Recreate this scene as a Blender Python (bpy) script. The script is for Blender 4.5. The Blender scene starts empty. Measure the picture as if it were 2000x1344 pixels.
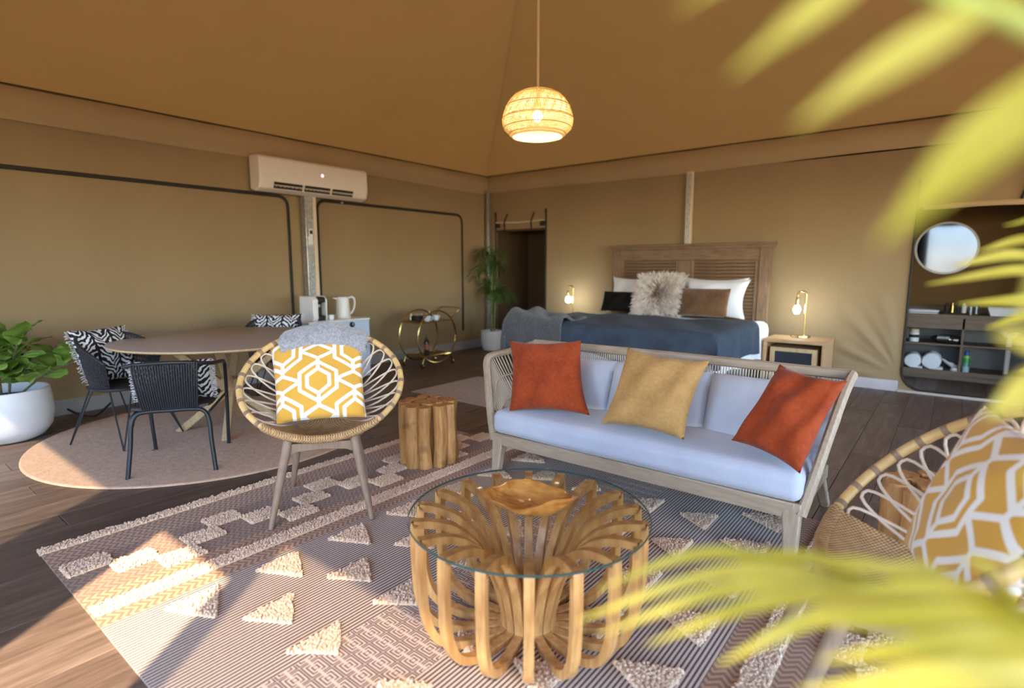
import bpy, math, random
import numpy as np
from mathutils import Vector, Matrix
from mathutils.geometry import tessellate_polygon
random.seed(7)
PI = math.pi
SC = bpy.context.scene
COL = SC.collection

# ------------------------------------------------------------------ camera
cam_data = bpy.data.cameras.new('camera')
cam_data.sensor_width = 36.0
cam_data.lens = 36.0 * 1087.0 / 2000.0
cam_data.clip_start = 0.02
cam_data.dof.use_dof = True
cam_data.dof.focus_distance = 2.9
cam_data.dof.aperture_fstop = 1.25
cam = bpy.data.objects.new('camera', cam_data)
COL.objects.link(cam)
cam.location = (0, 0, 1.3)
cam.rotation_euler = (math.radians(90 - 7.7534), 0, math.radians(38.448))
SC.camera = cam

# ------------------------------------------------------------------ sky, sun, exposure
SUN_DIR = Vector((0.6, -0.8, 0.97)).normalized()
world = bpy.data.worlds.new('world')
SC.world = world
world.use_nodes = True
wn = world.node_tree
bg = wn.nodes['Background']
sky = wn.nodes.new('ShaderNodeTexSky')
sky.sky_type = 'NISHITA'
sky.sun_disc = False
sky.sun_elevation = math.asin(SUN_DIR.z)
sky.sun_rotation = math.atan2(SUN_DIR.x, SUN_DIR.y)
sky.air_density = 1.0
sky.dust_density = 0.35
sky.ozone_density = 3.0
wn.links.new(sky.outputs[0], bg.inputs[0])
bg.inputs[1].default_value = 1.3
sun_data = bpy.data.lights.new('sun', 'SUN')
sun_data.energy = 9.5
sun_data.angle = math.radians(0.8)
sun_data.color = (1.0, 0.83, 0.60)
sun = bpy.data.objects.new('sun', sun_data)
COL.objects.link(sun)
sun.rotation_euler = SUN_DIR.to_track_quat('Z', 'Y').to_euler()
sun.location = (6, -8, 10)
SC.view_settings.view_transform = 'Standard'
SC.view_settings.look = 'None'
SC.view_settings.gamma = 1.0
SC.view_settings.use_curve_mapping = False
SC.view_settings.exposure = 0.98

# ------------------------------------------------------------------ mesh helpers
def V(*a):
    return Vector(a)

class MB:
    """collects shapes; build() links them as one mesh object"""
    def __init__(s):
        s.v = []; s.f = []
    def add(s, vs, fs):
        o = len(s.v)
        s.v += [tuple(p) for p in vs]
        s.f += [tuple(i + o for i in f) for f in fs]
        return s
    def box(s, c, size, M=None):
        x, y, z = (d / 2 for d in size)
        vs = [Vector((i * x, j * y, k * z)) for k in (-1, 1) for j in (-1, 1) for i in (-1, 1)]
        if M is not None:
            vs = [M @ p for p in vs]
        c = Vector(c)
        return s.add([p + c for p in vs], [(0, 2, 3, 1), (4, 5, 7, 6), (0, 1, 5, 4), (2, 6, 7, 3), (0, 4, 6, 2), (1, 3, 7, 5)])
    def span(s, a, b):
        return s.box([(a[i] + b[i]) / 2 for i in range(3)], [abs(b[i] - a[i]) for i in range(3)])
    def beam(s, p0, p1, w, h, up=(0, 0, 1), w1=None, h1=None):
        p0 = Vector(p0); p1 = Vector(p1)
        d = (p1 - p0).normalized(); up = Vector(up)
        a = d.cross(up)
        if a.length < 1e-4:
            a = d.cross(Vector((0, 1, 0)))
        a.normalize(); b = a.cross(d).normalized()
        w1 = w if w1 is None else w1; h1 = h if h1 is None else h1
        vs = []
        for p, ww, hh in ((p0, w, h), (p1, w1, h1)):
            for i, j in ((-1, -1), (1, -1), (1, 1), (-1, 1)):
                vs.append(p + a * (i * ww / 2) + b * (j * hh / 2))
        return s.add(vs, [(3, 2, 1, 0), (4, 5, 6, 7), (0, 1, 5, 4), (1, 2, 6, 5), (2, 3, 7, 6), (3, 0, 4, 7)])
    def tube(s, pts, r, n=8, closed=False, cap=True, flat=1.0):
        P = [Vector(p) for p in pts]
        m = len(P)
        R = list(r) if hasattr(r, '__len__') else [r] * m
        tang = []
        for i in range(m):
            if closed:
                t = P[(i + 1) % m] - P[i - 1]
            else:
                t = P[min(i + 1, m - 1)] - P[max(i - 1, 0)]
            tang.append(t.normalized())
        ref = Vector((0, 0, 1)) if abs(tang[0].z) < 0.9 else Vector((1, 0, 0))
        a = tang[0].cross(ref).normalized()
        vs = []
        for i in range(m):
            if i:
                a = a - tang[i] * a.dot(tang[i])
                if a.length < 1e-5:
                    a = tang[i].orthogonal()
                a.normalize()
            b = tang[i].cross(a)
            for k in range(n):
                q = 2 * PI * k / n
                vs.append(P[i] + a * (math.cos(q) * R[i]) + b * (math.sin(q) * R[i] * flat))
        fs = []
        for i in range(m if closed else m - 1):
            j = (i + 1) % m
            for k in range(n):
                l = (k + 1) % n
                fs.append((i * n + k, i * n + l, j * n + l, j * n + k))
        if cap and not closed:
            fs.append(tuple(reversed(range(n))))
            fs.append(tuple((m - 1) * n + k for k in range(n)))
        return s.add(vs, fs)
    def lathe(s, prof, n=32, c=(0, 0, 0), M=None, close=False):
        vs = []; fs = []
        c = Vector(c)
        for (r, z) in prof:
            for k in range(n):
                q = 2 * PI * k / n
                p = Vector((r * math.cos(q), r * math.sin(q), z))
                if M is not None:
                    p = M @ p
                vs.append(p + c)
        m = len(prof)
        for i in range(m - 1 if not close else m):
            j = (i + 1) % m
            for k in range(n):
                l = (k + 1) % n
                fs.append((i * n + k, i * n + l, j * n + l, j * n + k))
        if not close:
            if prof[0][0] > 1e-4:
                fs.append(tuple(reversed(range(n))))
            if prof[-1][0] > 1e-4:
                fs.append(tuple((m - 1) * n + k for k in range(n)))
        return s.add(vs, fs)
    def ball(s, c, r, n=16, m=10, M=None):
        rx, ry, rz = r if hasattr(r, '__len__') else (r, r, r)
        vs = []; fs = []
        c = Vector(c)
        for i in range(m + 1):
            t = PI * i / m
            for k in range(n):
                q = 2 * PI * k / n
                p = Vector((rx * math.sin(t) * math.cos(q), ry * math.sin(t) * math.sin(q), -rz * math.cos(t)))
                if M is not None:
                    p = M @ p
                vs.append(p + c)
        for i in range(m):
            for k in range(n):
                l = (k + 1) % n
                fs.append((i * n + k, i * n + l, (i + 1) * n + l, (i + 1) * n + k))
        return s.add(vs, fs)
    def grid(s, fn, nu, nv, wrap=False):
        vs = [fn(i / (nu - (0 if wrap else 1)), j / (nv - 1)) for j in range(nv) for i in range(nu)]
        fs = []
        for j in range(nv - 1):
            for i in range(nu if wrap else nu - 1):
                k = (i + 1) % nu
                fs.append((j * nu + i, j * nu + k, (j + 1) * nu + k, (j + 1) * nu + i))
        return s.add(vs, fs)
    def shell(s, fn, nu, nv, t):
        """closed thin slab from a surface; t thickness along -normal"""
        P = [[Vector(fn(i / (nu - 1), j / (nv - 1))) for i in range(nu)] for j in range(nv)]
        N = []
        for j in range(nv):
            row = []
            for i in range(nu):
                du = P[j][min(i + 1, nu - 1)] - P[j][max(i - 1, 0)]
                dv = P[min(j + 1, nv - 1)][i] - P[max(j - 1, 0)][i]
                nn = du.cross(dv)
                row.append(nn.normalized() if nn.length > 1e-9 else Vector((0, 0, 1)))
            N.append(row)
        vs = [P[j][i] for j in range(nv) for i in range(nu)] + [P[j][i] - N[j][i] * t for j in range(nv) for i in range(nu)]
        o = nu * nv
        fs = []
        for j in range(nv - 1):
            for i in range(nu - 1):
                a = j * nu + i
                fs.append((a, a + 1, a + nu + 1, a + nu))
                fs.append((o + a, o + a + nu, o + a + nu + 1, o + a + 1))
        for i in range(nu - 1):
            fs.append((i, o + i, o + i + 1, i + 1))
            a = (nv - 1) * nu + i
            fs.append((a, a + 1, o + a + 1, o + a))
        for j in range(nv - 1):
            a = j * nu
            fs.append((a, a + nu, o + a + nu, o + a))
            a = j * nu + nu - 1
            fs.append((a, o + a, o + a + nu, a + nu))
        return s.add(vs, fs)
    def prism(s, poly, axis, a, b):
        """poly: 2D points; extruded along axis 'x','y' or 'z' from a to b"""
        def mk(p, h):
            return {'x': (h, p[0], p[1]), 'y': (p[0], h, p[1]), 'z': (p[0], p[1], h)}[axis]
        n = len(poly)
        vs = [mk(p, a) for p in poly] + [mk(p, b) for p in poly]
        fs = [tuple(reversed(range(n))), tuple(range(n, 2 * n))] + [(i, (i + 1) % n, (i + 1) % n + n, i + n) for i in range(n)]
        return s.add(vs, fs)
    def mesh(s, name, mat=None, smooth=True, angle=40):
        me = bpy.data.meshes.new(name)
        me.from_pydata(s.v, [], s.f)
        me.validate()
        if smooth:
            me.polygons.foreach_set('use_smooth', [True] * len(me.polygons))
            me.set_sharp_from_angle(angle=math.radians(angle))
        if mat is not None:
            me.materials.append(mat)
        me.update()
        return me
    def build(s, name, mat, parent=None, smooth=True, bevel=0, angle=40):
        o = bpy.data.objects.new(name, s.mesh(name, mat, smooth, angle))
        COL.objects.link(o)
        if parent is not None:
            o.parent = parent
        if bevel:
            m = o.modifiers.new('bevel', 'BEVEL')
            m.width = bevel; m.segments = 2; m.limit_method = 'ANGLE'
        return o

def tag(o, label=None, cat=None, group=None, kind=None):
    if label: o['label'] = label
    if cat: o['category'] = cat
    if group: o['group'] = group
    if kind: o['kind'] = kind
    return o

def thing(name, label, cat, loc=(0, 0, 0), rz=0, group=None):
    o = bpy.data.objects.new(name, None)
    o.empty_display_size = 0.1
    COL.objects.link(o)
    o.location = loc; o.rotation_euler = (0, 0, rz)
    return tag(o, label, cat, group)

def inst(me, name, parent=None, M=None):
    o = bpy.data.objects.new(name, me)
    COL.objects.link(o)
    if parent is not None:
        o.parent = parent
    if M is not None:
        o.matrix_local = M
    return o

def spline(pts, n=8, closed=False):
    """Catmull-Rom through points"""
    P = [Vector(p) for p in pts]
    m = len(P); out = []
    segs = m if closed else m - 1
    for i in range(segs):
        if closed:
            p0, p1, p2, p3 = P[i - 1], P[i], P[(i + 1) % m], P[(i + 2) % m]
        else:
            p1, p2 = P[i], P[i + 1]
            p0 = P[i - 1] if i > 0 else p1 * 2 - p2
            p3 = P[i + 2] if i + 2 < m else p2 * 2 - p1
        for k in range(n):
            t = k / n
            out.append(0.5 * ((2 * p1) + (p2 - p0) * t + (2 * p0 - 5 * p1 + 4 * p2 - p3) * t * t + (3 * p1 - p0 - 3 * p2 + p3) * t * t * t))
    if not closed:
        out.append(P[-1])
    return out

def rounded(poly, r, n=6, closed=True):
    """round corners of a polyline (any dimension)"""
    P = [Vector(p) for p in poly]
    m = len(P); out = []
    for i in range(m):
        if not closed and i in (0, m - 1):
            out.append(P[i]); continue
        a = P[i - 1]; b = P[i]; c = P[(i + 1) % m]
        d1 = (a - b); d2 = (c - b)
        rr = min(r, d1.length * .49, d2.length * .49)
        s0 = b + d1.normalized() * rr; s1 = b + d2.normalized() * rr
        for k in range(n + 1):
            t = k / n
            out.append((s0 * (1 - t) * (1 - t)) + (b * (2 * t * (1 - t))) + (s1 * t * t))
    return out

# ------------------------------------------------------------------ material helpers
class E:
    """math-node expression"""
    nt = None
    def __init__(s, sock): s.s = sock
    @staticmethod
    def op(name, *a):
        n = E.nt.nodes.new('ShaderNodeMath'); n.operation = name
        for i, x in enumerate(a):
            if isinstance(x, E): E.nt.links.new(x.s, n.inputs[i])
            else: n.inputs[i].default_value = x
        return E(n.outputs[0])
    def __add__(s, o): return E.op('ADD', s, o)
    __radd__ = __add__
    def __sub__(s, o): return E.op('SUBTRACT', s, o)
    def __rsub__(s, o): return E.op('SUBTRACT', o, s)
    def __mul__(s, o): return E.op('MULTIPLY', s, o)
    __rmul__ = __mul__
    def __truediv__(s, o): return E.op('DIVIDE', s, o)
    def abs(s): return E.op('ABSOLUTE', s)
    def frac(s): return E.op('FRACT', s)
    def lt(s, o): return E.op('LESS_THAN', s, o)
    def gt(s, o): return E.op('GREATER_THAN', s, o)
    def sqrt(s): return E.op('SQRT', s)
    def min(s, o): return E.op('MINIMUM', s, o)
    def max(s, o): return E.op('MAXIMUM', s, o)
    def pp(s, o): return E.op('PINGPONG', s, o)
    def clamp(s):
        r = E.op('ADD', s, 0.0); r.s.node.use_clamp = True; return r

def seg_dist(x, y, a, b):
    dx, dy = b[0] - a[0], b[1] - a[1]
    L2 = dx * dx + dy * dy
    px = x - a[0]; py = y - a[1]
    t = ((px * dx + py * dy) / L2).clamp()
    ex = px - t * dx; ey = py - t * dy
    return (ex * ex + ey * ey).sqrt()

def newmat(name):
    m = bpy.data.materials.new(name)
    m.use_nodes = True
    E.nt = m.node_tree
    return m, m.node_tree, m.node_tree.nodes['Principled BSDF']

def coords(nt, world_space=False):
    if world_space:
        return nt.nodes.new('ShaderNodeNewGeometry').outputs['Position']
    return nt.nodes.new('ShaderNodeTexCoord').outputs['Object']

def mapped(nt, sock, scale=(1, 1, 1), rot=(0, 0, 0)):
    n = nt.nodes.new('ShaderNodeMapping')
    n.inputs['Scale'].default_value = scale
    n.inputs['Rotation'].default_value = rot
    nt.links.new(sock, n.inputs['Vector'])
    return n.outputs[0]

def noise(nt, vec, scale, detail=3, rough=.55, out=0):
    n = nt.nodes.new('ShaderNodeTexNoise')
    n.inputs['Scale'].default_value = scale
    n.inputs['Detail'].default_value = detail
    n.inputs['Roughness'].default_value = rough
    nt.links.new(vec, n.inputs['Vector'])
    return n.outputs[out]

def ramp(nt, fac, stops, interp='LINEAR'):
    n = nt.nodes.new('ShaderNodeValToRGB')
    n.color_ramp.interpolation = interp
    el = n.color_ramp.elements
    while len(el) < len(stops): el.new(0.5)
    for e, (p, c) in zip(el, stops):
        e.position = p; e.color = (*c, 1)
    nt.links.new(fac, n.inputs[0])
    return n.outputs[0]

def mixc(nt, fac, a, b, mode='MIX'):
    n = nt.nodes.new('ShaderNodeMix'); n.data_type = 'RGBA'; n.blend_type = mode
    for sock, x in ((n.inputs[0], fac), (n.inputs[6], a), (n.inputs[7], b)):
        if isinstance(x, E): nt.links.new(x.s, sock)
        elif hasattr(x, 'links'): nt.links.new(x, sock)
        elif isinstance(x, (int, float)): sock.default_value = x
        else: sock.default_value = (*x, 1)
    return n.outputs[2]

def bump(nt, p, h, strength=.3, dist=.01):
    n = nt.nodes.new('ShaderNodeBump')
    n.inputs['Strength'].default_value = strength
    n.inputs['Distance'].default_value = dist
    nt.links.new(h, n.inputs['Height'])
    nt.links.new(n.outputs[0], p.inputs['Normal'])
    return n

def setp(p, rough=.6, metal=0, spec=.4, sheen=0, coat=0, trans=0, ior=1.45):
    p.inputs['Roughness'].default_value = rough
    p.inputs['Metallic'].default_value = metal
    p.inputs['Specular IOR Level'].default_value = spec
    p.inputs['Sheen Weight'].default_value = sheen
    p.inputs['Coat Weight'].default_value = coat
    p.inputs['Transmission Weight'].default_value = trans
    p.inputs['IOR'].default_value = ior

def m_plain(name, c, rough=.5, metal=0, spec=.4, var=.06, scale=8, bmp=0, bscale=60, sheen=0, coat=0):
    m, nt, p = newmat(name)
    v = coords(nt)
    f = noise(nt, v, scale, 3)
    lo = tuple(x * (1 - var) for x in c); hi = tuple(min(1, x * (1 + var)) for x in c)
    nt.links.new(ramp(nt, f, [(.3, lo), (.7, hi)]), p.inputs['Base Color'])
    setp(p, rough, metal, spec, sheen, coat)
    if bmp:
        bump(nt, p, noise(nt, v, bscale, 2), bmp, .004)
    return m

def m_wood(name, c0, c1, axis='z', scale=6, stretch=9, rough=.5, coat=0, bmp=.15, world_space=False, knots=0.0):
    m, nt, p = newmat(name)
    v = coords(nt, world_space)
    sc = [stretch, stretch, stretch]; sc['xyz'.index(axis)] = 1.0
    vv = mapped(nt, v, tuple(sc))
    f = noise(nt, vv, scale * 1.3, 5, .62)
    g = noise(nt, v, 5, 2)
    fac = (E(f) * .8 + E(g) * .25)
    col = ramp(nt, fac.s, [(.30, c0), (.52, tuple((a + b) / 2 for a, b in zip(c0, c1))), (.75, c1)])
    if knots:
        k = noise(nt, v, 7, 2)
        kf = ramp(nt, k, [(.60, (0, 0, 0)), (.72, (1, 1, 1))])
        col = mixc(nt, E(kf) * knots, col, tuple(x * .45 for x in c0))
    nt.links.new(col, p.inputs['Base Color'])
    setp(p, rough, 0, .35, 0, coat)
    bump(nt, p, f, bmp, .004)
    return m

def m_fabric(name, c, c2=None, weave=400, bmp=.35, rough=.9, sheen=.3, fold=.5, foldscale=5, var=None):
    m, nt, p = newmat(name)
    v = coords(nt)
    c2 = c2 or tuple(x * .82 for x in c)
    f = noise(nt, v, foldscale * 1.6, 4)
    h = noise(nt, v, weave, 2)
    fac = E(f) * .6 + E(h) * .4
    nt.links.new(ramp(nt, fac.s, [(.35, c2), (.62, c)]), p.inputs['Base Color'])
    setp(p, rough, 0, .15, sheen)
    hh = E(noise(nt, v, foldscale, 3)) * fold + E(h) * .05
    bump(nt, p, hh.s, bmp, .03)
    return m

def m_canvas(name, c, trans=.25, tc=None, wrinkle=.35):
    """tent canvas: diffuse cloth that lets some light through"""
    m, nt, p = newmat(name)
    v = coords(nt, True)
    f = noise(nt, mapped(nt, v, (1, 1, .35)), 1.3, 4)
    h = noise(nt, v, 260, 2)
    fac = E(f) * .75 + E(h) * .25
    col = ramp(nt, fac.s, [(.3, tuple(x * .93 for x in c)), (.7, tuple(min(1, x * 1.06) for x in c))])
    out = nt.nodes['Material Output']
    d = nt.nodes.new('ShaderNodeBsdfDiffuse'); t = nt.nodes.new('ShaderNodeBsdfTranslucent'); mx = nt.nodes.new('ShaderNodeMixShader')
    nt.links.new(col, d.inputs[0])
    t.inputs[0].default_value = (*(tc or c), 1)
    mx.inputs[0].default_value = trans
    nt.links.new(d.outputs[0], mx.inputs[1]); nt.links.new(t.outputs[0], mx.inputs[2])
    nt.links.new(mx.outputs[0], out.inputs[0])
    b = nt.nodes.new('ShaderNodeBump')
    b.inputs['Strength'].default_value = wrinkle; b.inputs['Distance'].default_value = .05
    w = E(noise(nt, mapped(nt, v, (1, 1, .45)), 1.6, 3)) + E(h) * .01
    nt.links.new(w.s, b.inputs['Height'])
    nt.links.new(b.outputs[0], d.inputs['Normal'])
    nt.nodes.remove(p)
    return m

def m_mesh_screen(name, c, open_=.5):
    m, nt, p = newmat(name)
    out = nt.nodes['Material Output']
    t = nt.nodes.new('ShaderNodeBsdfTransparent'); mx = nt.nodes.new('ShaderNodeMixShader')
    v = coords(nt, True)
    nt.links.new(ramp(nt, noise(nt, v, 300, 1), [(.3, tuple(x * .8 for x in c)), (.7, c)]), p.inputs['Base Color'])
    setp(p, .8, 0, .2)
    mx.inputs[0].default_value = open_
    nt.links.new(p.outputs[0], mx.inputs[1]); nt.links.new(t.outputs[0], mx.inputs[2])
    nt.links.new(mx.outputs[0], out.inputs[0])
    return m

def m_glass(name, tint, refl=.9):
    m, nt, p = newmat(name)
    out = nt.nodes['Material Output']
    t = nt.nodes.new('ShaderNodeBsdfTransparent'); g = nt.nodes.new('ShaderNodeBsdfGlossy'); mx = nt.nodes.new('ShaderNodeMixShader'); fr = nt.nodes.new('ShaderNodeLayerWeight')
    v = coords(nt)
    nt.links.new(ramp(nt, noise(nt, v, 3, 1), [(.3, tuple(x * .99 for x in tint)), (.7, tint)]), t.inputs[0])
    g.inputs['Roughness'].default_value = .01
    fa = E(fr.outputs['Facing'])
    k = (E.op('POWER', fa, 5.0) * .90 + .045) * refl
    nt.links.new(k.s, mx.inputs[0])
    nt.links.new(t.outputs[0], mx.inputs[1]); nt.links.new(g.outputs[0], mx.inputs[2])
    nt.links.new(mx.outputs[0], out.inputs[0])
    nt.nodes.remove(p)
    return m

def m_emit(name, c, s):
    m, nt, p = newmat(name)
    v = coords(nt)
    nt.links.new(ramp(nt, noise(nt, v, 5, 1), [(.3, tuple(x * .97 for x in c)), (.7, c)]), p.inputs['Emission Color'])
    p.inputs['Emission Strength'].default_value = s
    p.inputs['Base Color'].default_value = (*c, 1)
    return m

def m_leaf(name, c0, c1, trans=.35, rough=.45, spots=0):
    m, nt, p = newmat(name)
    out = nt.nodes['Material Output']
    v = coords(nt)
    rnd = nt.nodes.new('ShaderNodeObjectInfo').outputs['Random']
    f = E(noise(nt, v, 9, 3)) * .7 + E(rnd) * .3
    col = ramp(nt, f.s, [(.3, c0), (.65, c1)])
    nt.links.new(col, p.inputs['Base Color'])
    setp(p, rough, 0, .35)
    t = nt.nodes.new('ShaderNodeBsdfTranslucent'); mx = nt.nodes.new('ShaderNodeMixShader')
    nt.links.new(mixc(nt, .5, col, (c1[0], c1[1], c1[2] * .4), 'MIX'), t.inputs[0])
    mx.inputs[0].default_value = trans
    nt.links.new(p.outputs[0], mx.inputs[1]); nt.links.new(t.outputs[0], mx.inputs[2])
    nt.links.new(mx.outputs[0], out.inputs[0])
    return m

CANVAS = (.295, .205, .112)
M = {}
M['canvas'] = m_canvas('tan_canvas', CANVAS, .05, (.55, .34, .14), .5)
M['roof'] = m_canvas('roof_canvas', (.355, .248, .135), .22, (.59, .37, .145), .12)
M['valance'] = m_canvas('valance_canvas', (.44, .31, .17), .12, (.6, .36, .14), .3)
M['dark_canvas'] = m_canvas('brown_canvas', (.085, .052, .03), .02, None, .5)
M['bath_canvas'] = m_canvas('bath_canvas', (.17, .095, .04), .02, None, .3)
M['binding'] = m_plain('black_binding', (.022, .018, .014), .7, var=.2)
M['skirt'] = m_fabric('pale_skirting', (.50, .45, .43), None, 200, .15)
M['steel'] = m_plain('galvanised_steel', (.44, .43, .41), .38, .75, var=.28, scale=30)
M['cream_paint'] = m_plain('cream_paint', (.62, .50, .34), .5, var=.04)
M['floor'] = m_plain('subfloor', (.03, .022, .017), .9)
M['screen'] = m_mesh_screen('insect_screen', (.10, .09, .08), .52)

# ================================================================== THE PLACE: tent shell
XL, XR, YB, YF, EAVE = -6.16, 3.4, 7.1, -0.9, 2.78
HX, RZ = 4.0, 4.1           # hip run, ridge height

def structure(o): return tag(o, kind='structure')

# ground outside
g = MB(); g.span((-40, -40, -.30), (40, 40, -.12))
structure(g.build('ground_outside', m_plain('golden_sand_ground', (.60, .385, .17), .9, var=.15, scale=1.5, bmp=.3)))

# floor with planks that run along the left wall
m, nt, p = newmat('floor_vinyl_plank')
vw = coords(nt, True)
rnd = nt.nodes.new('ShaderNodeObjectInfo').outputs['Random']
off = nt.nodes.new('ShaderNodeVectorMath'); off.operation = 'ADD'
cmb = nt.nodes.new('ShaderNodeCombineXYZ')
nt.links.new((E(rnd) * 17.0).s, cmb.inputs[0]); nt.links.new((E(rnd) * 9.0).s, cmb.inputs[1])
nt.links.new(vw, off.inputs[0]); nt.links.new(cmb.outputs[0], off.inputs[1])
gr = noise(nt, mapped(nt, off.outputs[0], (9, .9, 1)), 2.6, 6, .62)
gr2 = noise(nt, mapped(nt, off.outputs[0], (30, 1.4, 1)), 3.0, 3, .6)
fac = E(gr) * .62 + E(gr2) * .25 + E(rnd) * .13
nt.links.new(ramp(nt, fac.s, [(.30, (.060, .038, .026)), (.5, (.125, .082, .058)), (.72, (.235, .165, .120))]), p.inputs['Base Color'])
setp(p, .42, 0, .4)
bump(nt, p, gr2, .08, .002)
M['plank'] = m
fl = MB(); fl.span((XL - .1, YF - 1.6, -.10), (XR + .2, 8.75, -.012))
floor = structure(fl.build('floor', M['floor']))
PW, PL = .21, 1.9
pm = {}
def plank_mesh(L):
    k = round(L, 2)
    if k not in pm:
        b = MB(); w = PW / 2 - .0012; l = L / 2 - .0012; c = .0025
        vs = [(-w, -l, -.011), (w, -l, -.011), (w, l, -.011), (-w, l, -.011), (-w, -l, -c), (w, -l, -c), (w, l, -c), (-w, l, -c),
              (-w + c, -l + c, 0), (w - c, -l + c, 0), (w - c, l - c, 0), (-w + c, l - c, 0)]
        b.add(vs, [(3, 2, 1, 0)] + [(i, (i + 1) % 4, (i + 1) % 4 + 4, i + 4) for i in range(4)] + [(i + 4, (i + 1) % 4 + 4, (i + 1) % 4 + 8, i + 8) for i in range(4)] + [(8, 9, 10, 11)])
        pm[k] = b.mesh('plank', M['plank'], smooth=False)
    return pm[k]
x = XL + PW / 2; row = 0
while x < XR - .1:
    y = YF - (.3, 1.2, .75)[row % 3]
    yend = 8.7 if x > -.9 else 7.9
    while y < yend:
        L = min(PL, yend - y)
        if L > .1 and y + L > YF - .4:
            inst(plank_mesh(L), 'plank', floor, Matrix.Translation((x, y + L / 2, 0)))
        y += PL
    x += PW; row += 1

# ---- walls with holes
def wall_poly(name, outer, holes, to3, nrm, t, mat):
    loops = [[Vector((a, b, 0)) for a, b in l] for l in [outer] + holes]
    tris = tessellate_polygon(loops)
    flat = [p for l in loops for p in l]
    b = MB()
    A = [Vector(to3(p.x, p.y)) for p in flat]
    Bk = [q + Vector(nrm) * t for q in A]
    n = len(A)
    fs = [tuple(f) for f in tris] + [tuple(i + n for i in reversed(f)) for f in tris]
    o = 0
    for l in loops:
        k = len(l)
        fs += [(o + i, o + (i + 1) % k, o + (i + 1) % k + n, o + i + n) for i in range(k)]
        o += k
    b.add(A + Bk, fs)
    return structure(b.build(name, mat, smooth=False))

def arc_rect(x0, z0, x1, z1, r00=.0, r10=0., r11=0., r01=0.):
    """rectangle loop with own corner radii (start lower-left, ccw)"""
    out = []
    for (cx, cz, r, a0) in ((x0, z0, r00, PI), (x1, z0, r10, 1.5 * PI), (x1, z1, r11, 0), (x0, z1, r01, .5 * PI)):
        if r < 1e-4:
            out.append((cx, cz)); continue
        ccx = cx + (r if cx == x0 else -r); ccz = cz + (r if cz == z0 else -r)
        for k in range(9):
            a = a0 + k / 8 * PI / 2
            out.append((ccx + r * math.cos(a), ccz + r * math.sin(a)))
    return out

wall_poly('wall_left', [(YF, 0), (YB, 0), (YB, EAVE), (YF, EAVE)], [], lambda a, b: (XL, a, b), (-1, 0, 0), .03, M['canvas'])
D1 = arc_rect(-5.97, .02, -4.96, 1.90)
D2 = arc_rect(-.375, .03, 1.02, 1.90, .2, .2, .04, .04)
wall_poly('wall_back', [(XL, 0), (XR, 0), (XR, EAVE), (XL, EAVE)], [D1, D2], lambda a, b: (a, YB, b), (0, 1, 0), .03, M['canvas'])
# right wall: open from knee height to the valance, closed by insect screen
wall_poly('wall_right', [(YF, 0), (YB, 0), (YB, EAVE), (YF, EAVE)], [arc_rect(-.5, .25, 2.9, 2.25, .1, .1, .1, .1), arc_rect(3.4, .9, 6.4, 2.1, .1, .1, .1, .1)], lambda a, b: (XR, a, b), (1, 0, 0), .03, M['canvas'])
# front: strong sun falls through one unscreened door; wide screens beside it
wall_poly('wall_front', [(XL, 0), (XR, 0), (XR, EAVE), (XL, EAVE)],
          [arc_rect(XL + .35, .35, -2.42, 2.3), arc_rect(-1.58, .0001, -.86, 2.3), arc_rect(-.74, .15, XR - .35, 2.68)],
          lambda a, b: (a, YF, b), (0, -1, 0), .03, M['canvas'])
def screen(name, a, b):
    o = MB(); o.span(a, b)
    return structure(o.build(name, M['screen'], smooth=False))
screen('window_3', (XL + .33, YF - .012, .33), (-2.40, YF - .008, 2.32))
screen('window_4', (-.76, YF - .012, .13), (XR - .33, YF - .008, 2.70))

# ---- roof: four hipped canvas planes
def roof_plane(name, pts):
    b = MB(); P = [Vector(p) for p in pts]
    n = (P[1] - P[0]).cross(P[2] - P[0]).normalized()
    if n.z < 0: n = -n
    k = len(P)
    b.add(P + [q + n * .02 for q in P], [tuple(range(k)), tuple(reversed(range(k, 2 * k)))] + [(i, i + k, (i + 1) % k + k, (i + 1) % k) for i in range(k)])
    return structure(b.build(name, M['roof'], smooth=False))
cA = (XL, YB, EAVE); cB = (XR, YB, EAVE); cC = (XR, YF, EAVE); cD = (XL, YF, EAVE)
r0 = (XL + HX, (YB + YF) / 2, RZ); r1 = (XR - HX, (YB + YF) / 2, RZ)
roof_plane('ceiling', [cA, cD, r0]); roof_plane('ceiling_back', [cB, cA, r0, r1])
roof_plane('ceiling_right', [cC, cB, r1]); roof_plane('ceiling_front', [cD, cC, r1, r0])

# eave cords, hip seam
def trim(n, pts, r, mat, closed=False, flat=1.0, k=8):
    b = MB(); b.tube(pts, r, k, closed, flat=flat)
    return structure(b.build('trim_%d' % n, mat))
M['cord'] = m_plain('eave_cord', (.07, .045, .022), .8)
trim(1, [(XL + .012, YF, EAVE - .004), (XL + .012, YB - .01, EAVE - .004)], .011, M['cord'])
trim(2, [(XL + .01, YB - .012, EAVE - .004), (XR, YB - .012, EAVE - .004)], .011, M['cord'])

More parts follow.
